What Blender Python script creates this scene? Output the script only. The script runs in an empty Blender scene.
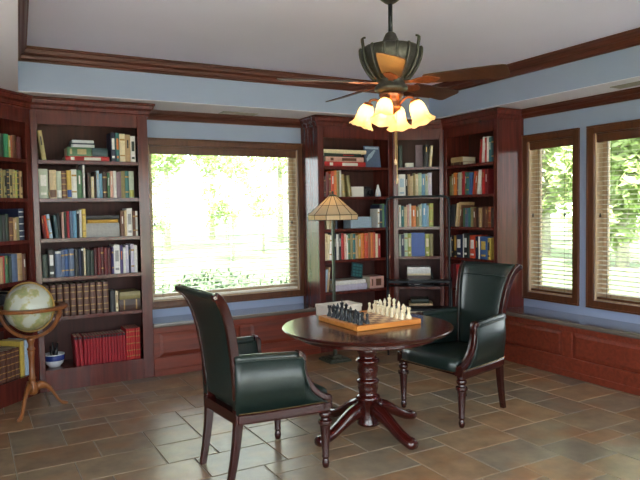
import bpy, bmesh, math, random
from mathutils import Matrix, Vector
random.seed(7)
SC = bpy.context.scene
COL = SC.collection
PI = math.pi
R = math.radians

# ------------------------------------------------------------------ colour / materials
def lin(c):
    out = []
    for v in c[:3]:
        v = v / 255.0
        out.append(v / 12.92 if v <= 0.04045 else ((v + 0.055) / 1.055) ** 2.4)
    return (out[0], out[1], out[2], 1.0)

def new_mat(name):
    m = bpy.data.materials.new(name)
    m.use_nodes = True
    nt = m.node_tree
    b = nt.nodes.get('Principled BSDF')
    return m, nt, b

def plain(name, rgb, rough=0.5, metal=0.0, noise=0.0, nscale=30.0, coat=0.0, spec=None, trans=0.0):
    m, nt, b = new_mat(name)
    c = lin(rgb)
    b.inputs['Base Color'].default_value = c
    b.inputs['Roughness'].default_value = rough
    b.inputs['Metallic'].default_value = metal
    if coat:
        b.inputs['Coat Weight'].default_value = coat
        b.inputs['Coat Roughness'].default_value = 0.08
    if spec is not None:
        b.inputs['Specular IOR Level'].default_value = spec
    if noise:
        tc = nt.nodes.new('ShaderNodeTexCoord')
        n = nt.nodes.new('ShaderNodeTexNoise')
        n.inputs['Scale'].default_value = nscale
        n.inputs['Detail'].default_value = 4
        r = nt.nodes.new('ShaderNodeValToRGB')
        r.color_ramp.elements[0].position = 0.3
        r.color_ramp.elements[1].position = 0.7
        r.color_ramp.elements[0].color = tuple(v * (1 - noise) for v in c[:3]) + (1,)
        r.color_ramp.elements[1].color = tuple(min(1, v * (1 + noise)) for v in c[:3]) + (1,)
        nt.links.new(tc.outputs['Object'], n.inputs['Vector'])
        nt.links.new(n.outputs['Fac'], r.inputs['Fac'])
        nt.links.new(r.outputs['Color'], b.inputs['Base Color'])
    return m

def wood(name, a, c, rough=0.35, scale=1.0, axis='Z', coat=0.0):
    """a = dark grain, c = light grain; grain runs along the axis"""
    m, nt, b = new_mat(name)
    tc = nt.nodes.new('ShaderNodeTexCoord')
    mp = nt.nodes.new('ShaderNodeMapping')
    s = [26 * scale] * 3
    s['XYZ'.index(axis)] = 1.6 * scale
    mp.inputs['Scale'].default_value = s
    n = nt.nodes.new('ShaderNodeTexNoise')
    n.inputs['Scale'].default_value = 1.0
    n.inputs['Detail'].default_value = 6
    n.inputs['Roughness'].default_value = 0.6
    n.inputs['Distortion'].default_value = 0.6
    r = nt.nodes.new('ShaderNodeValToRGB')
    r.color_ramp.elements[0].position = 0.3
    r.color_ramp.elements[1].position = 0.72
    r.color_ramp.elements[0].color = lin(a)
    r.color_ramp.elements[1].color = lin(c)
    nt.links.new(tc.outputs['Object'], mp.inputs['Vector'])
    nt.links.new(mp.outputs['Vector'], n.inputs['Vector'])
    nt.links.new(n.outputs['Fac'], r.inputs['Fac'])
    nt.links.new(r.outputs['Color'], b.inputs['Base Color'])
    b.inputs['Roughness'].default_value = rough
    if coat:
        b.inputs['Coat Weight'].default_value = coat
        b.inputs['Coat Roughness'].default_value = 0.1
    return m

M = {}
M['case'] = wood('mahogany_case', (66, 27, 23), (106, 44, 36), 0.21)
M['case_in'] = wood('mahogany_case_inside', (58, 32, 29), (84, 46, 41), 0.55)
M['case_in'].node_tree.nodes['Principled BSDF'].inputs['Specular IOR Level'].default_value = .3
M['bench'] = wood('mahogany_bench', (92, 36, 24), (134, 58, 38), 0.33, axis='X')
M['bench_y'] = wood('mahogany_bench_y', (92, 36, 24), (134, 58, 38), 0.33, axis='Y')
M['crown'] = wood('crown_wood', (66, 30, 21), (98, 48, 34), 0.4, axis='X')
M['crown_y'] = wood('crown_wood_y', (66, 30, 21), (98, 48, 34), 0.4, axis='Y')
M['casing'] = wood('window_casing_wood', (72, 40, 23), (104, 60, 34), 0.3, axis='Z')
M['jamb'] = wood('window_jamb_wood', (168, 140, 112), (196, 170, 142), 0.5)
M['table'] = wood('table_mahogany', (38, 9, 7), (68, 18, 13), 0.2, axis='X', coat=0.4)
M['table'].node_tree.nodes['Principled BSDF'].inputs['Coat Roughness'].default_value = .13
M['chairwood'] = wood('chair_mahogany', (32, 7, 5), (58, 14, 10), 0.25, coat=0.25)
M['chairwood_x'] = wood('chair_mahogany_rail', (32, 7, 5), (58, 14, 10), 0.25, axis='X', coat=0.25)
M['benchtop'] = wood('bench_top_grey', (92, 84, 78), (116, 106, 98), 0.2, axis='X', coat=1.0)  # grey-brown grain under a glossy clear coat
M['oak'] = wood('globe_stand_wood', (116, 66, 32), (152, 94, 48), 0.3)
M['board'] = wood('chess_border_wood', (186, 110, 46), (218, 146, 70), 0.3, axis='X')
M['fanblade'] = wood('fan_blade_wood', (44, 26, 19), (76, 46, 32), 0.4, axis='X')
M['wall'] = plain('blue_wall_paint', (153, 168, 199), 0.7, noise=0.02, nscale=3)
M['ceil'] = plain('ceiling_paint', (220, 221, 246), 0.8, noise=0.015, nscale=2)
M['soffit'] = plain('soffit_paint', (222, 222, 236), 0.75, noise=0.015, nscale=2)
M['leather'] = plain('green_leather', (19, 33, 30), 0.36, noise=0.25, nscale=60, coat=0.12)
M['piping'] = plain('leather_piping', (26, 38, 35), 0.3)
M['nail'] = plain('brass_nailheads', (120, 100, 70), 0.35, 1.0)
M['bronze'] = plain('bronze_metal', (62, 60, 54), 0.42, 0.5, noise=0.35, nscale=40)
M['copper'] = plain('copper_metal', (150, 92, 62), 0.35, 0.8, noise=0.3, nscale=50)
M['iron'] = plain('dark_metal', (34, 36, 40), 0.35, 0.7)
M['lampbase'] = plain('lamp_bronze', (70, 74, 62), 0.45, 0.5, noise=0.2, nscale=30)
M['slat'] = plain('blind_slat_paint', (230, 224, 210), 0.45)
M['cord'] = plain('blind_cord', (190, 170, 140), 0.8)
M['tassel'] = plain('blind_tassel', (40, 26, 20), 0.5)
M['vent'] = plain('vent_metal', (150, 147, 142), 0.5)
M['ventdark'] = plain('vent_slots', (64, 62, 60), 0.6)
M['page'] = plain('book_pages', (222, 212, 190), 0.8, noise=0.08, nscale=200)
M['gold'] = plain('gold_tooling', (176, 140, 84), 0.4, 0.3)
M['whiteprint'] = plain('white_print', (232, 228, 222), 0.6)
M['black'] = plain('black_print', (24, 22, 24), 0.5)
M['ivory'] = plain('chess_ivory', (234, 222, 190), 0.32, noise=0.05)
M['ebony'] = plain('chess_ebony', (28, 32, 38), 0.28)
M['meridian'] = plain('meridian_brass', (196, 160, 90), 0.35, 0.6)
M['porcelain'] = plain('porcelain', (226, 230, 236), 0.15, coat=0.5)
M['cobalt'] = plain('cobalt_glaze', (40, 60, 130), 0.15, coat=0.5)
M['lead'] = plain('lead_came', (46, 40, 34), 0.5, 0.5)
M['exterior'] = plain('exterior_siding', (190, 180, 168), 0.8)
M['bark'] = plain('glare_paled_bark', (168, 160, 150), 0.9, noise=0.3, nscale=12)  # outdoor glare is put into the colour as a paler bark tone
M['leafA'] = None
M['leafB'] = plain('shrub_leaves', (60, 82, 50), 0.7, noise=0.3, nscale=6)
M['bounce'] = plain('bounce_slab_stone', (214, 204, 190), .8, noise=.06, nscale=4)  # pale surface of the unseen slab that bounces sun indoors
M['lawn'] = plain('lawn_grass', (88, 106, 64), 0.9, noise=0.3, nscale=1.2)

# chess squares
def checker_mat():
    m, nt, b = new_mat('chess_squares')
    tc = nt.nodes.new('ShaderNodeTexCoord')
    ch = nt.nodes.new('ShaderNodeTexChecker')
    ch.inputs['Scale'].default_value = 1 / 0.0575
    ch.inputs['Color1'].default_value = lin((222, 190, 150))
    ch.inputs['Color2'].default_value = lin((138, 80, 48))
    mp = nt.nodes.new('ShaderNodeMapping')
    mp.inputs['Location'].default_value = (0.0001, 0.0001, 0.01)
    nt.links.new(tc.outputs['Object'], mp.inputs['Vector'])
    nt.links.new(mp.outputs['Vector'], ch.inputs['Vector'])
    nt.links.new(ch.outputs['Color'], b.inputs['Base Color'])
    b.inputs['Roughness'].default_value = 0.3
    return m
M['checks'] = checker_mat()

def tile_mat():
    m, nt, b = new_mat('slate_tiles')
    at = nt.nodes.new('ShaderNodeAttribute'); at.attribute_name = 'tile'
    r = nt.nodes.new('ShaderNodeValToRGB'); r.color_ramp.interpolation = 'LINEAR'
    cols = [(120, 110, 95), (134, 118, 97), (140, 115, 88), (126, 108, 88), (130, 119, 102), (116, 106, 92), (136, 120, 98), (134, 108, 82)]
    el = r.color_ramp.elements
    el[0].position = 0; el[0].color = lin(cols[0])
    el[1].position = 1; el[1].color = lin(cols[-1])
    for i in range(1, len(cols) - 1):
        e = el.new(i / (len(cols) - 1)); e.color = lin(cols[i])
    tc = nt.nodes.new('ShaderNodeTexCoord')
    n = nt.nodes.new('ShaderNodeTexNoise'); n.inputs['Scale'].default_value = 5; n.inputs['Detail'].default_value = 8; n.inputs['Roughness'].default_value = 0.65
    r2 = nt.nodes.new('ShaderNodeValToRGB')
    r2.color_ramp.elements[0].position = 0.3; r2.color_ramp.elements[0].color = (0.82, 0.82, 0.84, 1)
    r2.color_ramp.elements[1].position = 0.7; r2.color_ramp.elements[1].color = (1.36, 1.28, 1.18, 1)
    mx = nt.nodes.new('ShaderNodeMix'); mx.data_type = 'RGBA'; mx.blend_type = 'MULTIPLY'
    mx.inputs[0].default_value = 1.0
    nt.links.new(at.outputs['Fac'], r.inputs['Fac'])
    nt.links.new(tc.outputs['Object'], n.inputs['Vector'])
    nt.links.new(n.outputs['Fac'], r2.inputs['Fac'])
    nt.links.new(r.outputs['Color'], mx.inputs[6]); nt.links.new(r2.outputs['Color'], mx.inputs[7])
    n3 = nt.nodes.new('ShaderNodeTexNoise'); n3.inputs['Scale'].default_value = 2.6; n3.inputs['Detail'].default_value = 5
    r3 = nt.nodes.new('ShaderNodeValToRGB'); r3.color_ramp.elements[0].position = .5; r3.color_ramp.elements[0].color = (0, 0, 0, 1); r3.color_ramp.elements[1].position = .72; r3.color_ramp.elements[1].color = (.55, .55, .55, 1)
    mr = nt.nodes.new('ShaderNodeMix'); mr.data_type = 'RGBA'; mr.inputs[7].default_value = lin((150, 104, 68))
    nt.links.new(tc.outputs['Object'], n3.inputs['Vector']); nt.links.new(n3.outputs['Fac'], r3.inputs['Fac'])
    nt.links.new(r3.outputs['Color'], mr.inputs[0]); nt.links.new(mx.outputs[2], mr.inputs[6])
    nt.links.new(mr.outputs[2], b.inputs['Base Color'])
    n2 = nt.nodes.new('ShaderNodeTexNoise'); n2.inputs['Scale'].default_value = 14; n2.inputs['Detail'].default_value = 5
    bp = nt.nodes.new('ShaderNodeBump'); bp.inputs['Strength'].default_value = 0.12; bp.inputs['Distance'].default_value = 0.01
    nt.links.new(tc.outputs['Object'], n2.inputs['Vector'])
    nt.links.new(n2.outputs['Fac'], bp.inputs['Height']); nt.links.new(bp.outputs['Normal'], b.inputs['Normal'])
    b.inputs['Roughness'].default_value = 0.27
    b.inputs['Specular IOR Level'].default_value = 0.6
    return m
M['tile'] = tile_mat()
M['grout'] = plain('tile_grout', (128, 118, 102), 0.8, noise=0.1)

def globe_mat():
    m, nt, b = new_mat('globe_map')
    tc = nt.nodes.new('ShaderNodeTexCoord')
    n = nt.nodes.new('ShaderNodeTexNoise'); n.inputs['Scale'].default_value = 7.0; n.inputs['Detail'].default_value = 6; n.inputs['Roughness'].default_value = 0.55
    r = nt.nodes.new('ShaderNodeValToRGB')
    e = r.color_ramp.elements
    e[0].position = 0.5; e[0].color = lin((200, 204, 190))
    e[1].position = 0.545; e[1].color = lin((186, 180, 134))
    x = e.new(0.6); x.color = lin((156, 166, 118))
    x = e.new(0.7); x.color = lin((198, 180, 124))
    nt.links.new(tc.outputs['Object'], n.inputs['Vector'])
    nt.links.new(n.outputs['Fac'], r.inputs['Fac'])
    nt.links.new(r.outputs['Color'], b.inputs['Base Color'])
    b.inputs['Roughness'].default_value = 0.22
    return m
M['globe'] = globe_mat()

def glass_mat():
    m, nt, b = new_mat('window_glass')
    nt.nodes.remove(b)
    out = nt.nodes['Material Output']
    t = nt.nodes.new('ShaderNodeBsdfTransparent'); t.inputs['Color'].default_value = (0.97, 0.985, 0.98, 1)
    g = nt.nodes.new('ShaderNodeBsdfGlossy'); g.inputs['Roughness'].default_value = 0.02
    f = nt.nodes.new('ShaderNodeFresnel'); f.inputs['IOR'].default_value = 1.45
    mx = nt.nodes.new('ShaderNodeMixShader')
    nt.links.new(f.outputs['Fac'], mx.inputs['Fac'])
    nt.links.new(t.outputs[0], mx.inputs[1]); nt.links.new(g.outputs[0], mx.inputs[2])
    nt.links.new(mx.outputs[0], out.inputs['Surface'])
    return m
M['glass'] = glass_mat()

def shade_mat(name, rgb, emit=None, es=0.0, tw=0.6):
    m, nt, b = new_mat(name)
    nt.nodes.remove(b)
    out = nt.nodes['Material Output']
    d = nt.nodes.new('ShaderNodeBsdfDiffuse'); d.inputs['Color'].default_value = lin(rgb)
    t = nt.nodes.new('ShaderNodeBsdfTranslucent'); t.inputs['Color'].default_value = lin(rgb)
    g = nt.nodes.new('ShaderNodeBsdfGlossy'); g.inputs['Roughness'].default_value = 0.2
    mx = nt.nodes.new('ShaderNodeMixShader'); mx.inputs['Fac'].default_value = tw
    nt.links.new(d.outputs[0], mx.inputs[1]); nt.links.new(t.outputs[0], mx.inputs[2])
    m2 = nt.nodes.new('ShaderNodeMixShader'); m2.inputs['Fac'].default_value = 0.05
    nt.links.new(mx.outputs[0], m2.inputs[1]); nt.links.new(g.outputs[0], m2.inputs[2])
    last = m2.outputs[0]
    if emit:
        e = nt.nodes.new('ShaderNodeEmission'); e.inputs['Color'].default_value = lin(emit); e.inputs['Strength'].default_value = es
        ad = nt.nodes.new('ShaderNodeAddShader')
        nt.links.new(last, ad.inputs[0]); nt.links.new(e.outputs[0], ad.inputs[1]); last = ad.outputs[0]
    nt.links.new(last, out.inputs['Surface'])
    return m
M['bell'] = shade_mat('frosted_bell_glass', (250, 226, 184), (255, 200, 120), 0.4, 0.6)
M['tiffany'] = shade_mat('cream_lamp_glass', (232, 216, 184), None, 0, 0.5)

def emis(name, rgb, s):
    m, nt, b = new_mat(name)
    b.inputs['Base Color'].default_value = lin(rgb)
    b.inputs['Emission Color'].default_value = lin(rgb)
    b.inputs['Emission Strength'].default_value = s
    return m
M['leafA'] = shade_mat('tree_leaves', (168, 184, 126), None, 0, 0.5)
M['bulb'] = emis('lit_bulb', (255, 196, 110), 32)
M['lampbulb'] = emis('lamp_bulb', (255, 210, 140), 9)

# ------------------------------------------------------------------ mesh builder
class MB:
    def __init__(s):
        s.v = []; s.f = []; s.mi = []; s.M = Matrix.Identity(4); s.cur = 0
    def add(s, vs, fs):
        o = len(s.v)
        for p in vs:
            s.v.append(tuple(s.M @ Vector(p)))
        for f in fs:
            s.f.append(tuple(i + o for i in f)); s.mi.append(s.cur)
    def box(s, x0, x1, y0, y1, z0, z1):
        if x0 > x1: x0, x1 = x1, x0
        if y0 > y1: y0, y1 = y1, y0
        if z0 > z1: z0, z1 = z1, z0
        s.add([(x0, y0, z0), (x1, y0, z0), (x1, y1, z0), (x0, y1, z0), (x0, y0, z1), (x1, y0, z1), (x1, y1, z1), (x0, y1, z1)],
              [(0, 3, 2, 1), (4, 5, 6, 7), (0, 1, 5, 4), (1, 2, 6, 5), (2, 3, 7, 6), (3, 0, 4, 7)])
        return s
    def lathe(s, prof, seg=24, c=(0, 0, 0), cap=True, mat=None):
        Mx = mat or Matrix.Translation(Vector(c))
        vs = []; n = len(prof)
        for (r, z) in prof:
            for k in range(seg):
                a = 2 * PI * k / seg
                vs.append(tuple(Mx @ Vector((r * math.cos(a), r * math.sin(a), z))))
        fs = []
        for i in range(n - 1):
            for k in range(seg):
                k2 = (k + 1) % seg
                fs.append((i * seg + k, i * seg + k2, (i + 1) * seg + k2, (i + 1) * seg + k))
        if cap:
            if prof[0][0] > 1e-5: fs.append(tuple(range(seg - 1, -1, -1)))
            if prof[-1][0] > 1e-5: fs.append(tuple((n - 1) * seg + k for k in range(seg)))
        s.add(vs, fs)
        return s
    def tube(s, pts, rad, seg=10, closed=False, squash=None):
        """round tube along pts; rad number or list; squash=(a,b) makes a rectangular-ish section"""
        pts = [Vector(p) for p in pts]; n = len(pts)
        if not hasattr(rad, '__len__'): rad = [rad] * n
        vs = []; prev = None
        for i, p in enumerate(pts):
            if closed: t = pts[(i + 1) % n] - pts[i - 1]
            else: t = pts[min(i + 1, n - 1)] - pts[max(i - 1, 0)]
            t.normalize()
            if prev is None:
                up = Vector((0, 0, 1)) if abs(t.z) < 0.9 else Vector((1, 0, 0))
                a = t.cross(up).normalized()
            else:
                a = (prev - t * prev.dot(t)).normalized()
            prev = a; b = t.cross(a)
            for k in range(seg):
                th = 2 * PI * k / seg
                vs.append(tuple(p + (a * math.cos(th) + b * math.sin(th)) * rad[i]))
        fs = []
        m = n if closed else n - 1
        for i in range(m):
            j = (i + 1) % n
            for k in range(seg):
                k2 = (k + 1) % seg
                fs.append((i * seg + k, i * seg + k2, j * seg + k2, j * seg + k))
        if not closed:
            fs.append(tuple(range(seg - 1, -1, -1))); fs.append(tuple((n - 1) * seg + k for k in range(seg)))
        s.add(vs, fs)
        return s
    def loft(s, sections, closed_ring=True, caps=True):
        """sections: list of equal-length point loops"""
        n = len(sections[0]); vs = [p for sec in sections for p in sec]; fs = []
        for i in range(len(sections) - 1):
            for k in range(n if closed_ring else n - 1):
                k2 = (k + 1) % n
                fs.append((i * n + k, i * n + k2, (i + 1) * n + k2, (i + 1) * n + k))
        if caps and closed_ring:
            fs.append(tuple(range(n - 1, -1, -1))); fs.append(tuple((len(sections) - 1) * n + k for k in range(n)))
        s.add(vs, fs)
        return s
    def prism(s, poly, d, axis='y', base=0.0):
        """poly in the plane across axis; extruded from base to base+d"""
        def P(a, b, c):
            return {'y': (a, c, b), 'x': (c, a, b), 'z': (a, b, c)}[axis]
        n = len(poly)
        vs = [P(a, b, base) for a, b in poly] + [P(a, b, base + d) for a, b in poly]
        fs = [tuple(range(n)), tuple(range(2 * n - 1, n - 1, -1))]
        for i in range(n):
            j = (i + 1) % n
            fs.append((i, i + n, j + n, j))
        s.add(vs, fs)
        return s
    def build(s, name, mats, parent=None, smooth=False, bevel=0.0, segs=2, loc=None, auto=None):
        me = bpy.data.meshes.new(name)
        me.from_pydata(s.v, [], s.f)
        if not isinstance(mats, (list, tuple)): mats = [mats]
        for m in mats: me.materials.append(m)
        for p, i in zip(me.polygons, s.mi):
            p.material_index = min(i, len(mats) - 1)
        bm = bmesh.new(); bm.from_mesh(me)
        bmesh.ops.recalc_face_normals(bm, faces=bm.faces)
        bm.to_mesh(me); bm.free()
        if smooth or auto:
            for p in me.polygons: p.use_smooth = True
            if auto:
                try: me.set_sharp_from_angle(angle=R(auto))
                except Exception: pass
        o = bpy.data.objects.new(name, me)
        COL.objects.link(o)
        if parent is not None: o.parent = parent
        if loc: o.location = loc
        if bevel:
            b = o.modifiers.new('bevel', 'BEVEL'); b.width = bevel; b.segments = segs; b.limit_method = 'ANGLE'; b.angle_limit = R(40)
            if smooth or auto: pass
        return o

def tag(o, label=None, cat=None, group=None, kind=None):
    if label: o['label'] = label
    if cat: o['category'] = cat
    if group: o['group'] = group
    if kind: o['kind'] = kind
    return o

def thing(name, label, cat, loc=(0, 0, 0), rz=0.0, group=None, kind=None):
    o = bpy.data.objects.new(name, None); COL.objects.link(o)
    o.empty_display_size = 0.1
    o.location = loc; o.rotation_euler = (0, 0, rz)
    return tag(o, label, cat, group, kind)

def kids(o): return [c for c in bpy.data.objects if c.parent == o]

def copy_tree(o, parent=None):
    c = o.copy(); COL.objects.link(c)
    if parent is not None: c.parent = parent
    for ch in kids(o): copy_tree(ch, c)
    return c

def moulding(mb, path, prof, closed=False):
    """sweep an (out, z) profile along a 2-D path with mitred corners; out points to the right of travel"""
    P = [Vector(p) for p in path]; n = len(P); rows = []
    for i in range(n):
        d0 = (P[i] - P[i - 1]).normalized() if (i > 0 or closed) else None
        d1 = (P[(i + 1) % n] - P[i]).normalized() if (i < n - 1 or closed) else None
        if d0 is None: d0 = d1
        if d1 is None: d1 = d0
        n0 = Vector((d0.y, -d0.x)); n1 = Vector((d1.y, -d1.x))
        m = (n0 + n1); m = m / max(1e-6, m.dot(n0)) if m.length > 1e-6 else n0
        rows.append([(P[i].x + m.x * o, P[i].y + m.y * o, z) for o, z in prof])
    if closed: rows.append(rows[0])
    mb.loft(rows, True, not closed)

def crown_prof(z0, z1, out):
    h = z1 - z0
    p = [(0, z0), (out * .18, z0), (out * .18, z0 + h * .14), (out * .3, z0 + h * .2)]
    for k in range(6):
        t = k / 5
        p.append((out * (.3 + .55 * t), z0 + h * (.24 + .5 * (t + .16 * math.sin(2 * PI * t)))))
    p += [(out * .86, z0 + h * .8), (out, z0 + h * .86), (out, z1), (0, z1)]
    return p

# ------------------------------------------------------------------ room dimensions
XW, YW = 5.134, 6.314          # wall faces
XL, YF = -0.95, -1.3           # wall_left, wall_front
XF, YFB = 4.713, 5.93          # bench / bookcase fronts
ZS, ZC = 2.553, 2.913          # soffit and tray ceiling
TX0, TX1, TY0, TY1 = 0.413, 4.665, 0.25, 5.742
TXN = TX0 - .066 * (TY1 - TY0)      # the tray's near side is not quite square to the wall
T = 0.16

def struct(name, mb, m, parent=None, **k):
    o = mb.build(name, m, parent, **k)
    if parent is None: o['kind'] = 'structure'
    return o

# floor : modular slate pattern, one mesh
def build_floor():
    b = MB()
    cell = 0.165
    x0, x1, y0, y1 = XL - T, XW + T, YF - T, YW + T
    nx = int((x1 - x0) / cell) + 1; ny = int((y1 - y0) / cell) + 1
    occ = [[False] * ny for _ in range(nx)]
    sizes = [(2, 2), (3, 2), (2, 3), (3, 2), (2, 2), (1, 2), (2, 1), (1, 1)]
    rng = random.Random(11)
    tones = []
    b.box(x0, x1, y0, y1, -0.12, -0.004)
    nbase = len(b.f)
    g = 0.003
    for i in range(nx):
        for j in range(ny):
            if occ[i][j]: continue
            cand = sizes[:5]; rng.shuffle(cand)
            done = False
            for (w, h) in cand + [(1, 2), (2, 1), (1, 1)]:
                if i + w > nx or j + h > ny: continue
                if any(occ[i + a][j + c] for a in range(w) for c in range(h)): continue
                for a in range(w):
                    for c in range(h): occ[i + a][j + c] = True
                X0, X1 = x0 + i * cell + g, min(x1, x0 + (i + w) * cell) - g
                Y0, Y1 = y0 + j * cell + g, min(y1, y0 + (j + h) * cell) - g
                k = 0.004
                b.cur = 1
                b.add([(X0, Y0, -0.004), (X1, Y0, -0.004), (X1, Y1, -0.004), (X0, Y1, -0.004),
                       (X0 + k, Y0 + k, 0), (X1 - k, Y0 + k, 0), (X1 - k, Y1 - k, 0), (X0 + k, Y1 - k, 0)],
                      [(4, 5, 6, 7), (0, 1, 5, 4), (1, 2, 6, 5), (2, 3, 7, 6), (3, 0, 4, 7)])
                tones += [rng.random()] * 5
                done = True
                break
    o = b.build('floor', [M['grout'], M['tile']])
    at = o.data.attributes.new('tile', 'FLOAT', 'FACE')
    vals = [0.5] * nbase + tones
    for i, v in enumerate(vals): at.data[i].value = v
    o['kind'] = 'structure'
build_floor()

# walls with openings
def wall_x(name, y0, y1, x0, x1, z1, holes, m):
    """wall slab spanning x0..x1, thickness y0..y1, holes = [(xa, xb, za, zb)]"""
    b = MB(); cur = x0
    for (xa, xb, za, zb) in sorted(holes):
        b.box(cur, xa, y0, y1, 0, z1)
        if za > 0: b.box(xa, xb, y0, y1, 0, za)
        b.box(xa, xb, y0, y1, zb, z1); cur = xb
    b.box(cur, x1, y0, y1, 0, z1)
    return struct(name, b, m)
def wall_y(name, x0, x1, y0, y1, z1, holes, m):
    b = MB(); cur = y0
    for (ya, yb, za, zb) in sorted(holes):
        b.box(x0, x1, cur, ya, 0, z1)
        if za > 0: b.box(x0, x1, ya, yb, 0, za)
        b.box(x0, x1, ya, yb, zb, z1); cur = yb
    b.box(x0, x1, cur, y1, 0, z1)
    return struct(name, b, m)

WB = (1.60, 3.255, 0.655, 2.215)                    # back window opening
W2 = (4.150, 4.712, 0.655, 2.215)
W3 = (2.93, 3.915, 0.655, 2.215)
HF = [(-0.75, 1.95, 0.05, 2.45), (2.2, 4.9, 0.05, 2.45)]   # unseen glazed openings behind the camera, added for fill daylight
HL = [(-1.1, 2.0, 0.4, 2.4)]  # unseen side opening, added and sized for the daylight it lets in
ZT = ZS + 0.5
wall_x('wall_back', YW, YW + T, XL - T, XW + T, ZT, [WB], M['wall'])
wall_y('wall_right', XW, XW + T, YF - T, YW, ZT, [W2, W3], M['wall'])
wall_y('wall_left', XL - T, XL, YF - T, YW, ZT, HL, M['wall'])
wall_x('wall_front', YF - T, YF, XL, XW, ZT, HF, M['wall'])

# ceiling
b = MB(); b.box(XL - T, XW + T, YF - T, YW + T, ZC + 0.12, ZC + 0.2); b.box(TXN - .02, TX1 + .02, TY0 - .02, TY1 + .02, ZC, ZC + 0.12)
struct('ceiling', b, M['ceil'])
b = MB()
b.prism([(XL, YF), (TXN, YF), (TXN, TY0), (TX0, TY1), (TX0, YW), (XL, YW)], .006, 'z', ZS); b.box(TX1, XW, YF, YW, ZS, ZS + .006)
b.box(TX0, TX1, TY1, YW, ZS, ZS + .006); b.box(TXN, TX1, YF, TY0, ZS, ZS + .006)
struct('ceiling_soffit', b, M['soffit'])
b = MB(); t = 0.04
b.prism([(TXN - t, TY0 - t), (TXN, TY0 - t), (TX0, TY1 + t), (TX0 - t, TY1 + t)], ZC - ZS - .006, 'z', ZS + .006); b.box(TX1, TX1 + t, TY0 - t, TY1 + t, ZS + .006, ZC)
b.box(TX0, TX1, TY1, TY1 + t, ZS + .006, ZC); b.box(TXN, TX1, TY0 - t, TY0, ZS + .006, ZC)
struct('wall_tray', b, M['wall'])
# crown round the tray (inside): four mitred runs
cp = crown_prof(ZC - 0.115, ZC, 0.075)
corners = [(TXN, TY0), (TX0, TY1), (TX1, TY1), (TX1, TY0)]
def crown_run(name, pts, prof, m, parent=None):
    b = MB(); moulding(b, pts, prof)
    o = b.build(name, m, parent)
    if parent is None: o['kind'] = 'structure'
    return o
def closed_runs(cs, prof, names, mats):
    b = MB(); n = len(cs)
    for i in range(n):
        b = MB()
        P = [Vector(p) for p in cs]
        def mit(j):
            d0 = (P[j] - P[j - 1]).normalized(); d1 = (P[(j + 1) % n] - P[j]).normalized()
            n0 = Vector((d0.y, -d0.x)); n1 = Vector((d1.y, -d1.x)); m = n0 + n1
            return m / m.dot(n0)
        rows = []
        for j in (i, (i + 1) % n):
            m = mit(j); rows.append([(P[j].x + m.x * o, P[j].y + m.y * o, z) for o, z in prof])
        b.loft(rows)
        struct(names[i], b, mats[i])
closed_runs(corners, cp, ['trim_1', 'trim_2', 'trim_3', 'trim_4'], [M['crown_y'], M['crown'], M['crown_y'], M['crown']])
# wall crowns below the soffit
wp = crown_prof(2.462, ZS, 0.075)
crown_run('trim_5', [(1.56, YW), (3.30, YW)], wp, M['crown'])
crown_run('trim_6', [(XW, 4.775), (XW, YF)], wp, M['crown_y'])

# ------------------------------------------------------------------ windows
def window(name, org, rz, W, z0, z1):
    """local: x along the wall, y into the wall (outwards), origin at the opening's low corner on the wall face"""
    root = thing(name, None, None, org, rz, kind='structure')
    cw = 0.072
    b = MB()
    b.box(-cw, 0, -0.022, 0, z0 - cw, z1 + cw); b.box(W, W + cw, -0.022, 0, z0 - cw, z1 + cw)
    b.box(0, W, -0.022, 0, z1, z1 + cw); b.box(0, W, -0.022, 0, z0 - cw, z0)
    b.box(-cw, W + cw, -0.034, -0.022, z1 + cw - .018, z1 + cw)
    b.box(-cw, W + cw, -0.034, -0.022, z0 - cw, z0 - cw + .018)
    b.box(-cw, -cw + .016, -0.032, -0.022, z0 - cw + .018, z1 + cw - .018); b.box(W + cw - .016, W + cw, -0.032, -0.022, z0 - cw + .018, z1 + cw - .018)
    b.build('casing', M['casing'], root, bevel=0.004)
    b = MB(); t = 0.012
    b.box(0, t, 0, T, z0, z1); b.box(W - t, W, 0, T, z0, z1); b.box(t, W - t, 0, T, z0, z0 + t)
    b.build('jamb', M['jamb'], root)
    b = MB(); b.box(t, W - t, 0, T, z1 - t, z1); b.build('head_jamb', M['casing'], root)
    b = MB(); s = 0.045; y0, y1 = 0.105, 0.14
    b.box(t, t + s, y0, y1, z0 + t, z1 - t); b.box(W - t - s, W - t, y0, y1, z0 + t, z1 - t)
    b.box(t + s, W - t - s, y0, y1, z1 - t - s, z1 - t); b.box(t + s, W - t - s, y0, y1, z0 + t, z0 + t + s)
    sash = b.build('sash', M['jamb'], root)
    b = MB(); b.box(t + s, W - t - s, 0.12, 0.124, z0 + t + s, z1 - t - s)
    b.build('pane', M['glass'], sash)
    return root

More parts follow.
